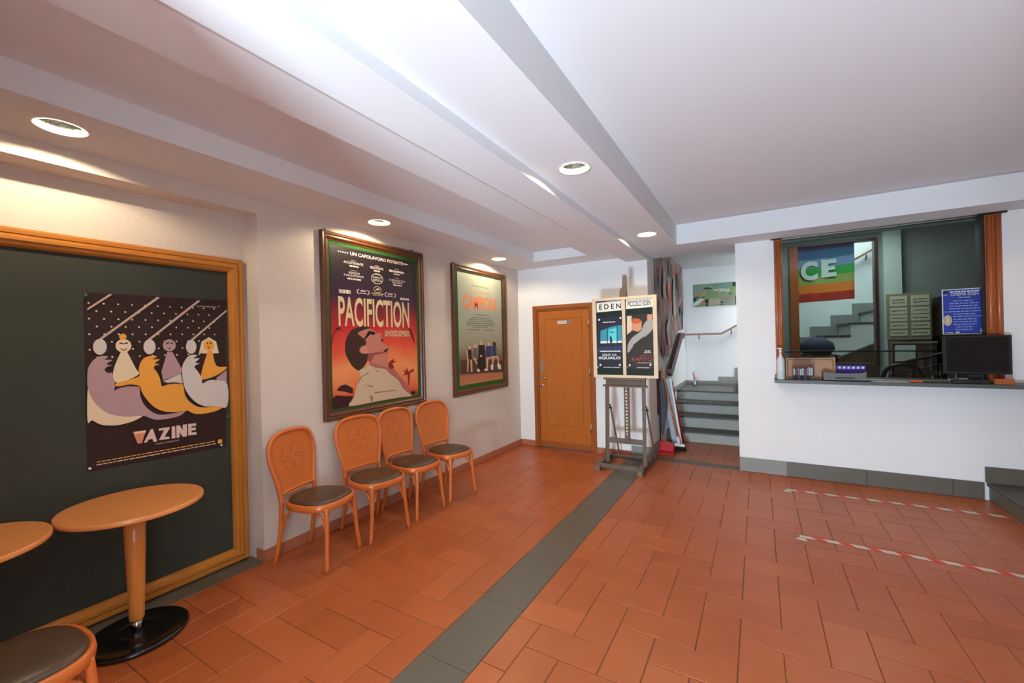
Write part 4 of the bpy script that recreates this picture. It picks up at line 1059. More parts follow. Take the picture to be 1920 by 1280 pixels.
def make_chair():
    r = empty('bentwood_chair', (0, 0, 0))
    BW = 'bent_wood'
    out = seat_outline(1.0)
    q = MB(); rim = [(.0, .0), (.0, 1)]
    vs = []; n = len(out)
    prof = [(1.0, .418), (1.035, .424), (1.045, .444), (1.03, .464), (.985, .471), (.94, .462), (.94, .418)]
    for (s, z) in prof: vs += [(x * s, y * s, z) for (x, y) in out]
    fs = [(i * n + k, i * n + (k + 1) % n, ((i + 1) % len(prof)) * n + (k + 1) % n, ((i + 1) % len(prof)) * n + k) for i in range(len(prof)) for k in range(n)]
    q.add(vs, fs, BW, True); q.build('seat_frame', r)
    q = MB(); vs = []; prof = [(.955, .452), (.95, .468), (.90, .480), (.78, .489), (.55, .494), (.25, .496)]
    for (s, z) in prof: vs += [(x * s, y * s, z) for (x, y) in out]
    fs = [(i * n + k, i * n + (k + 1) % n, (i + 1) * n + (k + 1) % n, (i + 1) * n + k) for i in range(len(prof) - 1) for k in range(n)]
    fs.append(tuple(range((len(prof) - 1) * n, len(prof) * n))); fs.append(tuple(range(n - 1, -1, -1)))
    q.add(vs, fs, 'leather', True); q.build('seat', r)
    for s in (-1, 1):
        q = MB(); q.tube(smooth_path([(.178, s * .150, .440), (.186, s * .156, .34), (.192, s * .168, .18), (.205, s * .188, .0)], 4), [.0175] * 4 + [.0165] * 4 + [.015] * 4 + [.011], BW, 12); q.build('leg', r)
    for s in (-1, 1):
        q = MB(); q.tube(smooth_path([(-.193, s * .168, .475), (-.197, s * .166, .40), (-.207, s * .166, .26), (-.235, s * .172, .10), (-.262, s * .178, .0)], 4), [.0165] * 12 + [.014] * 4 + [.012], BW, 12); q.build('leg', r)
    q = MB(); q.tube(smooth_path(hoop_pts(), 4), .0165, BW, 12, ref=(1, 0, 0)); q.build('back_hoop', r)
    # plywood back panel inside the hoop
    hp = hoop_pts(.515)[0:]
    left = smooth_path([p for p in hoop_pts(.50) if p[1] <= 0], 3)
    vs = []; rows = []
    for p in left:
        zz = p.z; hw = max(abs(p.y) - .002, 0.0)
        rows.append((p.x, hw, zz))
    N = 11
    for (x, hw, zz) in rows:
        for k in range(N):
            u = -1 + 2 * k / (N - 1); vs.append((x - .008 * (1 - u * u), u * hw, zz))
    m0 = len(vs); vs += [(x - .007, y, z) for (x, y, z) in vs]
    fs = []
    for i in range(len(rows) - 1):
        for k in range(N - 1):
            a = i * N + k; fs.append((a, a + 1, a + N + 1, a + N)); fs.append((m0 + a, m0 + a + N, m0 + a + N + 1, m0 + a + 1))
    q = MB(); q.add(vs, fs, 'ply_wood', True); pn = q.build('back_panel', r)
    # engraved ring and four leaves, in hairline relief on the panel face
    q = MB()
    def px(z, y=0):
        for i in range(len(rows) - 1):
            if rows[i][2] <= z <= rows[i + 1][2]:
                f = (z - rows[i][2]) / max(1e-6, rows[i + 1][2] - rows[i][2]); hw = max(rows[i][1], .05)
                return rows[i][0] + f * (rows[i + 1][0] - rows[i][0]) - .008 * (1 - (y / hw) ** 2) + .0006
        return rows[-1][0]
    def loop(pts, w):
        P = [Vector((px(z, y), y, z)) for (y, z) in pts]
        q.tube(P, w, 'engraving', 5, closed=True, ref=(1, 0, 0), flat=.3)
    loop([(.105 * math.cos(t * PI / 16), .755 + .105 * math.sin(t * PI / 16)) for t in range(32)], .0012)
    for (cy, cz, a) in ((0, .815, PI / 2), (.062, .758, .15), (0, .695, -PI / 2), (-.062, .745, PI + .15)):
        loop([(cy + .030 * math.cos(t) * math.cos(a) - .014 * math.sin(t) * math.sin(a) * (1 - .35 * math.cos(t)), cz + .030 * math.cos(t) * math.sin(a) + .014 * math.sin(t) * math.cos(a) * (1 - .35 * math.cos(t))) for t in [k * PI / 9 for k in range(18)]], .0016)
    q.build('engraved_motif', pn)
    q = MB(); q.tube(smooth_path([(-.192, -.172, .520), (-.205, -.09, .522), (-.209, 0, .523), (-.205, .09, .522), (-.192, .172, .520)], 4), .0105, BW, 10); q.build('lower_back_rail', r)
    # bentwood arches under the seat
    def arch(p, c1, c2, e):
        q = MB(); q.tube(smooth_path([p, c1, c2, e], 5), .0085, BW, 8); q.build('arch_brace', r)
    for s in (-1, 1):
        arch((.190, s * .150, .27), (.172, s * .128, .35), (.15, s * .09, .40), (.13, s * .04, .424))
        arch((.185, s * .163, .27), (.155, s * .165, .36), (.11, s * .165, .405), (.05, s * .165, .424))
        arch((-.190, s * .160, .27), (-.165, s * .165, .36), (-.12, s * .165, .405), (-.06, s * .165, .424))
    return r
ch0 = make_chair()
CH = [(-2.89, 1.985, 15, 'bentwood chair with dark seat nearest the notice board, turned slightly away from the wall'),
      (-2.88, 2.51, -8, 'bentwood chair second from the notice board, under the left part of the red poster'),
      (-2.885, 2.99, -1, 'bentwood chair third from the notice board, under the right part of the red poster'),
      (-2.865, 3.485, -7, 'bentwood chair farthest along the wall, standing between the two framed posters'),
      (-2.36, 0.36, 90, 'bentwood chair whose dark round seat shows in the bottom left corner before the tables')]
for i, (x, y, a, lb) in enumerate(CH):
    o = ch0 if i == 0 else copy_tree(ch0)
    o.location = (x, y, 0); o.rotation_euler = (0, 0, math.radians(a))
    tag(o, lb, 'chair', 'bentwood chairs with dark padded seats')

# ================================================================== TABLES
def make_table(x, y, label):
    t = tag(empty('bistro_table', (x, y, 0)), label, 'table', 'round pedestal tables by the notice board')
    q = MB(); q.lathe([(.306, .716), (.314, .719), (.3155, .724), (.3155, .739), (.312, .744)], 'table_wood', 64, (x, y, 0)); q.build('tabletop', t)
    q = MB(); q.lathe([(.030, .085), (.034, .10), (.040, .30), (.046, .50), (.050, .714)], 'leg_wood', 32, (x, y, 0)); q.build('pedestal', t)
    q = MB(); q.lathe([(.024, .03), (.024, .085)], 'chrome', 24, (x, y, 0)); q.build('collar', t)
    q = MB(); q.lathe([(.224, .0), (.230, .006), (.230, .018), (.223, .026), (.216, .027), (.210, .022), (.10, .030), (.075, .034), (.070, .030), (.05, .036), (.045, .034), (.0001, .036)], 'black_metal', 64, (x + .014, y, 0)); q.build('base', t)
    return t
make_table(-3.05, .943, 'round light wood pedestal table with a black disc base before the notice board')
make_table(-3.06, .308, 'round light wood table cut off by the left edge, touching the other table')

# ================================================================== FLOOR TAPES
def tape(x0, x1, y0, y1, label, stub):
    q = MB(); z = .0012; w = .023; u = x0; k = 0
    f = lambda x: y0 + (y1 - y0) * (x - x0) / (x1 - x0)
    while u < x1:
        e = min(u + (.094 if k % 2 == 0 else .071), x1); s0 = .018 if u > x0 else 0; s1 = .018 if e < x1 else 0
        q.add([(u + s0, f(u) - w, z), (e + s1, f(e) - w, z), (e - s1, f(e) + w, z), (u - s0, f(u) + w, z)], [(0, 1, 2, 3)], 'tape_white' if k % 2 == 0 else 'tape_red')
        u = e; k += 1
    q.add([(x0 - .03, y0 - .075, z + .0006), (x0 + .045, y0 - .085, z + .0006), (x0 + .035, y0 - .035, z + .0012), (x0 - .01, y0 - .03, z + .0012)], [(0, 1, 2, 3)], 'tape_white')
    tag(q.build('floor_tape', None, (x0, y0, 0)), label, 'tape', 'red and white distance tapes on the floor')
tape(.215, 1.84, 5.165, 5.215, 'red and white striped tape strip on the tiles nearer the booth wall', 1)
tape(.25, 3.4, 4.01, 3.985, 'red and white striped tape strip on the tiles nearer the photographer', 1)

# ================================================================== TICKET COUNTER
q = MB(); q.prism([(.148, 5.43), (2.6, 5.43), (2.6, BY - .001), (BX1, BY - .001), (BX1, BY + .35), (BX0, BY + .35), (BX0, BY - .001), (.148, BY - .001)], LZ - .035 + .01, LZ + .01, 'z', 'ledge_stone')
tag(q.build('counter_slab', None, (1.1, 5.55, LZ)), 'long dark grey stone counter slab projecting below the booth window', 'counter')
CZ = LZ + .0105
q = MB(); q.box(.150, .172, 5.50, 5.52, CZ, CZ + .05, 'plastic_dark', .003); q.box(.145, .18, 5.49, 5.53, CZ, CZ + .008, 'plastic_dark'); tag(q.build('cable_clip', None, (.16, 5.51, CZ)), 'small black stub on the left end of the counter slab', 'clip')
b = empty('spray_bottle', (.207, 5.50, CZ)); tag(b, 'clear plastic spray bottle with a narrow neck on the left end of the counter', 'bottle')
q = MB(); q.lathe([(.034, 0), (.037, .006), (.037, .20), (.033, .225), (.018, .255), (.012, .28), (.012, .30)], 'bottle_white', 24, (.207, 5.50, CZ)); q.build('body', b)
q = MB(); q.lathe([(.015, .295), (.015, .32), (.010, .325), (.010, .343)], 'bottle_white', 16, (.207, 5.50, CZ)); q.box(.175, .222, 5.494, 5.506, CZ + .335, CZ + .35, 'bottle_white', .003); q.build('spray_head', b)
# wooden tray frame standing on edge
t = tag(empty('shallow_wooden_box', (.46, 5.62, CZ)), 'shallow pale wooden box standing on its edge behind the postcards', 'box')
q = MB(); q.box(.265, .70, 5.662, 5.668, CZ + .004, CZ + .225, 'cardboard'); q.build('back_panel', t)
q = MB()
frame_sweep(q, 'y', 5.662, .262, .704, CZ, CZ + .23, [(0, -.006), (0, .05), (.01, .05), (.022, .0), (.022, -.006)], 'cardboard'); q.build('rim', t)
# acrylic holders
t = tag(empty('leaflet_holder', (.37, 5.52, CZ)), 'clear acrylic stand holding a tall row of leaflets in front of the wooden box', 'leaflet holder')
q = MB(); q.box(.33, .49, 5.55, 5.554, CZ, CZ + .285, 'acrylic'); q.build('back_plate', t)
q = MB(); q.box(.31, .505, 5.49, 5.493, CZ, CZ + .175, 'acrylic'); q.box(.31, .313, 5.493, 5.55, CZ, CZ + .175, 'acrylic'); q.box(.502, .505, 5.493, 5.55, CZ, CZ + .175, 'acrylic'); q.build('front_plate', t)
for k in range(9):
    q = MB(); x = .322 + k * .0195; h = .115 + .02 * rng.random()
    q.box(x, x + .016, 5.50, 5.54, CZ + .001, CZ + h, ('paper', 'cgreyf', 'vlilac', 'paper')[k % 4]); q.box(x, x + .016, 5.499, 5.50, CZ + .002, CZ + .05, ('cblk', 'ink', 'cgreyf')[k % 3])
    tag(q.build('leaflet', None, (x, 5.52, CZ)), '%s small printed leaflet from the left in the acrylic holder' % ('first', 'second', 'third', 'fourth', 'fifth', 'sixth', 'seventh', 'eighth', 'last')[k], 'leaflet', 'leaflets in the acrylic holder on the counter')
t = tag(empty('document_tray', (.75, 5.50, CZ)), 'dark grey open document tray on the counter beside the wooden box', 'tray')
q = MB(); q.prism([(.585, CZ), (.93, CZ), (.935, CZ + .10), (.90, CZ + .085), (.76, CZ + .078), (.62, CZ + .085), (.58, CZ + .10)], 5.46, 5.468, 'y', 'tray_grey'); q.box(.585, .93, 5.46, 5.60, CZ, CZ + .008, 'tray_grey'); q.box(.583, .59, 5.462, 5.60, CZ, CZ + .09, 'plastic_dark'); q.box(.925, .932, 5.462, 5.60, CZ, CZ + .09, 'plastic_dark'); q.build('tray_body', t)
q = MB(); q.box(.68, .84, 5.452, 5.46, CZ + .025, CZ + .04, 'plastic_dark', .003); q.build('grip', t)
t = tag(empty('purple_box', (.86, 5.66, CZ)), 'small purple box with pale symbols behind the document tray', 'box')
q = MB(); q.box(.715, .965, 5.665, 5.70, CZ, CZ + .15, 'purple', .002); q.build('body', t)
a = Art('y', 5.6645)
for k in range(6): a.rect('fwhite', .735 + k * .039, .757 + k * .039, CZ + .117, CZ + .138)
a.build('printed_symbols', t)
# papers, orange clip, keyboard block and monitor
q = MB(); q.box(.98, 1.26, 5.46, 5.60, CZ, CZ + .003, 'paper'); tag(q.build('paper_sheet', None, (1.1, 5.5, CZ)), 'loose white sheets lying flat on the counter right of the tray', 'paper')
q = MB(); q.box(1.27, 1.36, 5.49, 5.52, CZ, CZ + .016, 'orange_plastic', .005); q.box(1.30, 1.33, 5.485, 5.525, CZ + .010, CZ + .024, 'orange_plastic', .004); tag(q.build('paper_clip', None, (1.3, 5.5, CZ)), 'small orange clip lying in the middle of the counter', 'clip')
t = tag(empty('monitor', (1.74, 5.56, CZ)), 'black flat monitor standing on the right end of the counter', 'monitor')
q = MB(); q.box(1.52, 1.97, 5.535, 5.565, CZ + .085, CZ + .445, 'plastic_dark', .006); q.build('casing', t)
q = MB(); q.box(1.538, 1.945, 5.531, 5.536, CZ + .105, CZ + .430, 'screen_black'); q.build('screen', t)
q = MB(); q.box(1.70, 1.79, 5.565, 5.585, CZ + .01, CZ + .2, 'plastic_dark', .004); q.build('stand', t)
q = MB(); q.box(1.62, 1.87, 5.50, 5.62, CZ, CZ + .012, 'plastic_dark', .004); q.build('foot', t)
q = MB(); q.box(1.55, 1.80, 5.445, 5.50, CZ, CZ + .04, 'plastic_dark', .008); q.box(1.60, 1.66, 5.46, 5.49, CZ + .038, CZ + .052, 'steel', .004); tag(q.build('card_reader', None, (1.6, 5.47, CZ)), 'low black card reader with a silver top before the monitor', 'card reader')
q = MB(); q.box(1.83, 1.95, 5.45, 5.49, CZ, CZ + .05, 'orange_plastic' if 0 else 'counter_wood', .004); tag(q.build('wooden_block', None, (1.9, 5.47, CZ)), 'small brown wooden block under the right corner of the monitor', 'block')
# blue notice on the glass
a = Art('y', BY + .0285)
a.mb.box(1.563, 1.878, BY + .0285, BY + .0295, 1.568, 2.008, 'nwhite')
a.rect('nwhite', 1.563, 1.878, 1.568, 2.008); a.rect('nblue', 1.570, 1.871, 1.575, 2.001)
a.text('ngreen', 'CINEMA EDEN', 1.625, 1.815, 1.942, 1.972, .02); a.lines('nwhite', 1.62, 1.82, 1.982, .010, rng); a.lines('ngreen', 1.68, 1.76, 1.925, .007, rng)
a.rect('ndark', 1.573, 1.602, 1.965, 1.995); a.lines('nwhite', 1.573, 1.604, 1.955, .005, rng)
for (u0, u1, v) in ((1.64, 1.78, 1.893), (1.615, 1.815, 1.868), (1.615, 1.81, 1.843), (1.61, 1.82, 1.818), (1.58, 1.845, 1.79), (1.64, 1.79, 1.765), (1.64, 1.84, 1.742), (1.64, 1.80, 1.715), (1.64, 1.80, 1.69), (1.64, 1.80, 1.665), (1.66, 1.78, 1.64), (1.65, 1.77, 1.615)):
    a.lines('nline', u0, u1, v, .007, rng)
a.ell('nbeige', 1.60, 1.705, .030, .052); a.ring('nblue', 1.60, 1.705, .022, .038, .004); a.ell('ngreen', 1.845, 1.60, .025, .028); a.lines('nwhite', 1.58, 1.64, 1.585, .008, rng); a.lines('nwhite', 1.655, 1.69, 1.587, .014, rng)
o = a.build('blue_notice', None); tag(o, 'blue printed notice headed CINEMA EDEN stuck on the booth glass above the monitor', 'notice')

# ================================================================== INSIDE THE BOOTH
def cloth_flag():
    stripes = ['fviolet', 'fblue', 'fcyan', 'fgreen', 'folive', 'forange', 'fred']
    q = MB(); nx = 30; u0, u1 = .20, 1.158; z1, z0 = 2.93, 2.06
    for s in range(7):
        vs = []; za = z1 - (z1 - z0) * s / 7; zb = z1 - (z1 - z0) * (s + 1) / 7
        for (zz, r_) in ((za, 0), ((za + zb) / 2, 1), (zb, 2)):
            for i in range(nx + 1):
                u = i / nx; x = u0 + (u1 - u0) * u - .06 * max(0, u - .85) * (z1 - zz)
                f = (z1 - zz) / (z1 - z0)
                vs.append((x, 7.35 + .014 * math.sin(u * 17 + f * 2) * (.4 + f), zz - .03 * math.sin(u * PI) * (1 - f) * .6 + .02 * f * u * u))
        fs = [(r_ * (nx + 1) + i, r_ * (nx + 1) + i + 1, (r_ + 1) * (nx + 1) + i + 1, (r_ + 1) * (nx + 1) + i) for r_ in range(2) for i in range(nx)]
        q.add(vs, fs, stripes[s], True)
    return q
fl = tag(empty('rainbow_flag', (.66, 7.35, 2.9)), 'rainbow striped flag with white letters ending in CE hanging behind the booth glass', 'flag')
cloth_flag().build('cloth', fl)
a = Art('y', 7.328); a.text('fwhite', 'C', .545, .745, 2.37, 2.645, .045)
a.poly('fwhite', [(.785, 2.395), (.955, 2.405), (.955, 2.465), (.865, 2.46), (.865, 2.495), (.94, 2.50), (.94, 2.55), (.865, 2.548), (.865, 2.585), (.955, 2.592), (.955, 2.65), (.785, 2.645)])
a.build('lettering', fl)
t = tag(empty('showtime_board', (1.64, 7.08, 1.5)), 'beige board of ten printed cards hung on the rear wall of the booth', 'board')
q = MB(); q.box(1.425, 1.845, 7.065, 7.099, 1.505, 2.09, 'letter_board', .004); q.build('panel', t)
zr = [(1.93, 2.06), (1.83, 1.915), (1.74, 1.82), (1.645, 1.725), (1.555, 1.63)]
for (z0, z1) in zr:
    for (x0, x1) in ((1.455, 1.62), (1.655, 1.825)):
        c = MB(); c.box(x0, x1, 7.058, 7.0645, z0, z1, 'label_card', .001); c = c.build('card', t)
        a = Art('y', 7.0578); a.lines('ink', x0 + .02, x1 - .02, (z0 + z1) / 2 + (.015 if z1 - z0 > .1 else 0), .012, rng)
        if z1 - z0 > .1: a.lines('ink', x0 + .02, x1 - .02, (z0 + z1) / 2 - .02, .012, rng)
        a.build('print', c)
t = tag(empty('glass_cabinet', (1.64, 7.02, 0)), 'low brown cabinet with a white sheet on it below the board of cards', 'cabinet')
q = MB(); q.box(1.435, 1.86, 6.96, 7.098, 0, 1.485, 'brown_panel', .004); q.build('body', t)
q = MB(); q.box(1.43, 1.865, 6.952, 6.959, 1.46, 1.485, 'letter_board'); q.box(1.43, 1.445, 6.952, 6.959, 1.0, 1.46, 'letter_board'); q.build('front_frame', t)
q = MB(); q.box(1.47, 1.66, 6.945, 6.949, 1.24, 1.44, 'paper'); tag(q.build('paper_sheet', None, (1.56, 6.947, 1.3)), 'white sheet taped to the cabinet front behind the booth chair', 'paper')
q = MB(); q.box(1.675, 1.73, 6.94, 6.944, 1.1, 1.36, 'cgreyf'); tag(q.build('paper_sheet', None, (1.7, 6.942, 1.3)), 'narrow grey sheet taped beside the white sheet on the cabinet', 'paper')
q = MB(); q.box(1.88, 2.75, 6.9, 7.19, 0, 2.02, 'screen_black', .004); tag(q.build('dark_cupboard', None, (2.2, 7, 0)), 'tall black cupboard standing behind the monitor inside the booth', 'cupboard')
# office chair back
t = tag(empty('booth_chair', (1.38, 6.25, 0)), 'black chair with a curved backrest inside the ticket booth', 'chair')
q = MB(); q.tube(smooth_path([(1.20, 6.2, .95), (1.205, 6.2, 1.10), (1.24, 6.19, 1.19), (1.32, 6.18, 1.235), (1.42, 6.18, 1.235), (1.50, 6.19, 1.19), (1.545, 6.2, 1.10), (1.55, 6.2, .95)], 4), .022, 'plastic_dark', 10, ref=(0, 1, 0)); q.build('back_frame', t)
q = MB(); q.tube([(1.29, 6.19, .95), (1.29, 6.19, 1.2)], .010, 'plastic_dark', 8); q.build('back_slat', t)
q = MB(); q.tube([(1.46, 6.19, .95), (1.46, 6.19, 1.2)], .010, 'plastic_dark', 8); q.build('back_slat', t)
q = MB(); q.box(1.2, 1.55, 6.15, 6.23, .86, .96, 'plastic_dark', .01); q.build('backrest_base', t)
q = MB(); q.box(1.17, 1.58, 6.2, 6.6, .42, .50, 'plastic_dark', .02); q.build('seat', t)
for (x, y) in ((1.19, 6.22), (1.56, 6.22), (1.19, 6.57), (1.56, 6.57)):
    q = MB(); q.tube([(x, y, 0), (x, y, .42 if y > 6.4 else .9)], .014, 'plastic_dark', 8); q.build('leg', t)
t = tag(empty('handrail_fence', (1.9, 6.7, 0)), 'thin black metal railing rising to the right inside the booth', 'railing')
f = lambda x: 1.12 + (x - 1.5) * .32
q = MB(); q.tube([(1.5, 6.7, f(1.5) + .12), (2.3, 6.7, f(2.3) + .12)], .018, 'plastic_dark', 8); q.build('top_rail', t)
q = MB(); q.tube([(1.35, 6.7, f(1.35)), (2.3, 6.7, f(2.3))], .009, 'plastic_dark', 8); q.build('lower_rail', t)
for k in range(7):
    x = 1.42 + k * .13; q = MB(); q.tube([(x, 6.7, 0), (x, 6.7, f(x))], .007, 'plastic_dark', 8); q.build('baluster', t)
q = MB(); q.lathe([(.02, 0), (.16, .0), (.22, .08), (.20, .17), (.10, .24), (.001, .26)], 'navy_cloth', 24, (.74, 7.62, 1.30)); q.box(.49, .99, 7.42, 7.82, 1.28, 1.30, 'rail_wood'); 
for x in (.51, .97): q.box(x - .015, x + .015, 7.6, 7.64, .675 if 0 else 0, 1.28, 'rail_wood')
tag(q.build('cloth_bundle', None, (.7, 7.62, 1.3)), 'dark navy bundle on a small stand beyond the booth opening', 'bundle')

# ================================================================== STAIR ALCOVE
def rail(pts, label, mn, brk, w=.045, h=.03, wall='y'):
    t = tag(empty('handrail', pts[0]), label, 'handrail')
    q = MB()
    for a_, c_ in zip(pts, pts[1:]): q.obox(a_, c_, w, h, mn)
    q.build('rail', t)
    for p in brk:
        q = MB()
        if wall == 'y': q.tube([(p[0], p[1], p[2] - .01), (p[0], p[1], p[2] - .085), (p[0], 8.949, p[2] - .085)], .008, 'plastic_dark', 8)
        else: q.tube([(p[0], p[1], p[2] - .01), (p[0], p[1], p[2] - .085), (AX + .001, p[1], p[2] - .085)], .008, 'plastic_dark', 8)
        q.build('bracket', t)
rail([(-1.255, 8.885, 1.652), (-.60, 8.885, 1.655), (1.75, 8.885, 3.03)], 'brown wooden handrail on the far white wall of the stair alcove', 'rail_wood2', [(-1.0, 8.885, 1.652), (-.44, 8.885, 1.735), (.5, 8.885, 2.29), (1.55, 8.885, 2.90)])
q = MB()
t = tag(empty('handrail', (AX + .04, 7.0, 1.1)), 'dark red-brown flat wooden handrail on the left wall of the alcove', 'handrail')
q.prism([(6.88, 1.00), (7.00, 1.00), (8.10, 1.585), (8.35, 1.585), (8.35, 1.685), (7.95, 1.685), (6.88, 1.11)], AX + .03, AX + .085, 'x', 'rail_wood'); q.build('rail', t)
for y in (7.3, 8.2):
    q = MB(); z = 1.24 if y < 8 else 1.63
    q.tube([(AX + .0005, y, z - .07), (AX + .045, y, z - .07), (AX + .045, y, z)], .008, 'plastic_dark', 8); q.build('bracket', t)
# large hanging print on the left wall
P_ = [(6.12, 2.69), (8.62, 2.69 + .26), (8.62, 1.76), (8.05, 1.74), (7.62, 1.56), (7.05, 1.30), (6.72, 1.26), (6.48, 1.40), (6.30, 1.75), (6.15, 2.1)]
P_[1] = (8.62, 2.92); P_[0] = (6.12, 2.69)
P_.insert(1, (6.9, 2.82))
nseg = 40
q = MB(); vs = []; fs = []
def zlow(y):
    L = [(6.12, 2.1), (6.30, 1.7), (6.48, 1.40), (6.72, 1.26), (7.05, 1.30), (7.62, 1.56), (8.05, 1.72), (8.62, 1.76)]
    for (a0, b0), (a1, b1) in zip(L, L[1:]):
        if a0 <= y <= a1: return b0 + (b1 - b0) * (y - a0) / (a1 - a0)
    return L[-1][1]
for i in range(nseg + 1):
    y = 6.12 + 2.5 * i / nseg; w = .012 + .010 * math.sin(i * 1.3)
    zt = 2.945 if y > 6.14 else 2.69
    for j in range(7):
        z = zlow(y) + (zt - zlow(y)) * j / 6
        vs.append((AX + .006 + w * (1 - .3 * math.sin(j * 1.1 + i * .5)), y, z))
for i in range(nseg):
    for j in range(6): a0 = i * 7 + j; fs.append((a0, a0 + 7, a0 + 8, a0 + 1))
o0 = len(vs); vs += [(x - .003, y, z) for (x, y, z) in vs]; fs += [tuple(i + o0 for i in reversed(f_)) for f_ in fs]
q.add(vs, fs, 'mural_print', True)
hp = tag(q.build('hanging_print', None, (AX, 7.3, 2)), 'large abstract grey, red and orange hanging print on the left wall of the alcove', 'wall hanging')
a = Art('x', AX + .034)
for (mn, cy, cz, ry, rz_) in (('fred', 6.27, 2.50, .06, .16), ('dark_red', 6.30, 2.42, .05, .12), ('fred', 6.36, 2.05, .06, .16), ('orange_plastic', 7.16, 2.33, .14, .22), ('eor', 7.2, 2.2, .12, .12), ('cgreyf', 7.24, 2.74, .16, .14), ('eor', 7.52, 2.72, .12, .13), ('pscarf', 6.58, 1.58, .12, .22), ('dark_red', 6.62, 1.44, .07, .14),
                          ('vgrey', 7.62, 2.25, .12, .34), ('vgrey', 6.75, 2.4, .10, .24), ('cblk', 7.42, 2.36, .04, .16), ('vgrey', 7.0, 1.7, .14, .20), ('cgreyf', 8.1, 2.5, .14, .3), ('cblk', 8.25, 2.1, .05, .1)):
    n_ = 14; pts_ = []
    for k in range(n_):
        t_ = 2 * PI * k / n_; w_ = 1 + .22 * math.sin(3 * t_ + cy * 7)
        pts_.append((cy + ry * w_ * math.cos(t_), cz + rz_ * w_ * math.sin(t_)))
    a.poly(mn, pts_)
a.build('printed_shapes', hp)
q = MB(); q.box(AX + .002, AX + .005, 6.12, 6.5, .50, 1.12, 'dark_red'); q.box(AX + .005, AX + .0055, 6.2, 6.42, .62, .85, 'eor')
tag(q.build('small_poster', None, (AX, 6.3, .8)), 'dark reddish poster low on the left wall of the alcove behind the coat', 'poster')
# mural strip on the back wall
a = Art('y', 8.9375)
a.mb.box(-1.095, -.27, 8.9375, 8.948, 2.20, 2.63, 'ygreen')
a.data(MUR)
a.rect('ygreen', -.345, -.27, 2.21, 2.625)
rr = random.Random(9)
for k in range(46):
    cx = -1.08 + .79 * rr.random(); cz = 2.22 + .39 * rr.random(); s_ = .008 + .022 * rr.random()
    a.poly(['ygreen', 'yteal', 'ydk', 'ybrown', 'ystone', 'folive', 'ygreen', 'ystone2'][k % 8], [(cx - s_, cz - s_ * .5), (cx + s_ * 1.2, cz - s_ * .3), (cx + s_ * .7, cz + s_ * .6), (cx - s_ * .6, cz + s_ * .4)])
a.text('ywhite', 'MYPPAA', -.72, -.45, 2.44, 2.52, .02)
o = a.build('graffiti_panel', None); tag(o, 'long green and grey graffiti photograph on the far white wall above the stairs', 'picture')
# cleaning tools in the corner
t = tag(empty('broom', (-1.0, 6.28, 0)), 'broom with an orange wooden handle and black bristles leaning in the alcove corner', 'broom')
q = MB(); q.tube([(-1.002, 6.27, .13), (-1.225, 6.33, 1.18)], .0125, 'broom_wood', 12); q.build('handle', t)
q = MB(); q.tube([(-.995, 6.27, .09), (-1.012, 6.275, .20)], [.024, .016], 'pin_white', 12); q.obox((-1.06, 6.25, .095), (-.935, 6.31, .075), .05, .035, 'pin_white'); q.build('socket', t)
q = MB()
for k in range(9):
    for m_ in (-1, 0, 1):
        x = -1.05 + k * .0145; y = 6.256 + k * .0065 + m_ * .014
        q.tube([(x, y, .085 - k * .001), (x + .012 * m_ + .01, y + .01 * m_, .003)], [.008, .011], 'bristle', 6)
q.build('bristles', t)
t = tag(empty('dustpan', (-1.13, 6.1, 0)), 'red plastic dustpan with a long black handle standing on the alcove floor', 'dustpan')
q = MB(); q.box(-1.235, -1.045, 6.02, 6.17, .001, .012, 'red_plastic')
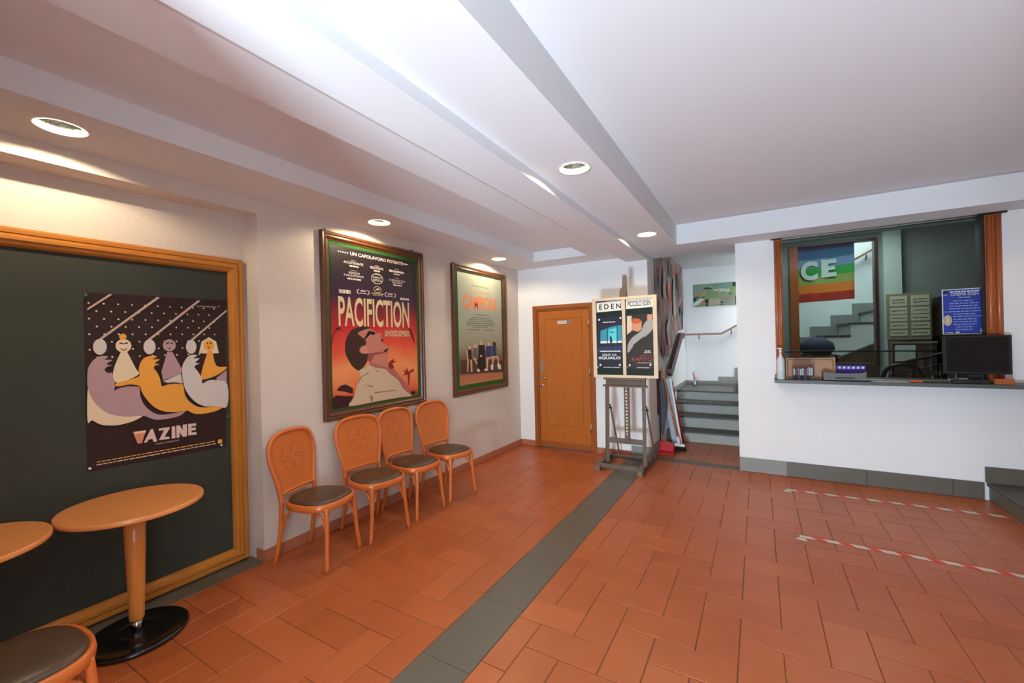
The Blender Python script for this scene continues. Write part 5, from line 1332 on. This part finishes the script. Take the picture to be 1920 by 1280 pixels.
q.prism([(6.02, .001), (6.17, .001), (6.18, .13), (6.15, .135), (6.05, .05)], -1.245, -1.235, 'x', 'red_plastic'); q.prism([(6.02, .001), (6.17, .001), (6.18, .10), (6.15, .105), (6.05, .04)], -1.045, -1.035, 'x', 'red_plastic')
q.box(-1.24, -1.04, 6.165, 6.178, .001, .115, 'red_plastic'); q.prism([(-1.24, .115), (-1.04, .10), (-1.04, .115), (-1.10, .14), (-1.24, .155)], 6.10, 6.178, 'y', 'red_plastic'); q.build('pan', t)
q = MB(); q.tube([(-1.225, 6.165, .10), (-1.232, 6.19, .85)], .009, 'plastic_dark', 8); q.build('handle', t)
t = tag(empty('folded_board', (-1.13, 6.45, 0)), 'long pale blue folded board leaning behind the broom', 'board')
q = MB(); q.obox((-1.045, 6.40, .012), (-1.19, 6.44, 1.0), .03, .10, 'pale_blue', up=(1, 0, 0)); q.build('panel', t)
q = MB(); q.obox((-1.0, 6.44, .02), (-1.145, 6.475, 1.0), .02, .06, 'pin_white', up=(1, 0, 0)); q.build('panel', t)
q = MB(); q.tube([(-.985, 6.62, .012), (-1.13, 6.58, .95)], .016, 'red_plastic', 10); tag(q.build('rolled_poster', None, (-1.1, 6.5, .4)), 'thin red and white roll leaning beside the pale blue board', 'roll')
q = MB()
q.tube(smooth_path([(-1.20, 6.22, 1.0), (-1.20, 6.22, .90), (-1.19, 6.23, .7), (-1.195, 6.22, .45), (-1.205, 6.22, .22)], 4), [.008, .012, .016, .02, .022, .024, .026, .026, .026, .025, .024, .023, .021, .018, .014, .010, .006], 'grey_cloth', 12, ref=(1, 0, 0), flat=2.0)
tag(q.build('grey_cloth', None, (-1.22, 6.26, .6)), 'dark grey cloth hanging in the alcove corner left of the broom', 'cloth')
# red handled brush on the landing
t = tag(empty('small_brush', (-1.05, 8.6, LAND)), 'small brush with a red handle standing on the stair landing', 'brush')
q = MB(); q.lathe([(.035, 0), (.04, .02), (.036, .11), (.03, .12)], 'steel', 16, (-1.05, 8.6, LAND + .0005)); q.build('cup', t)
q = MB(); q.tube([(-1.05, 8.6, LAND + .06), (-1.085, 8.6, LAND + .26)], .011, 'red_plastic', 10); q.build('handle', t)
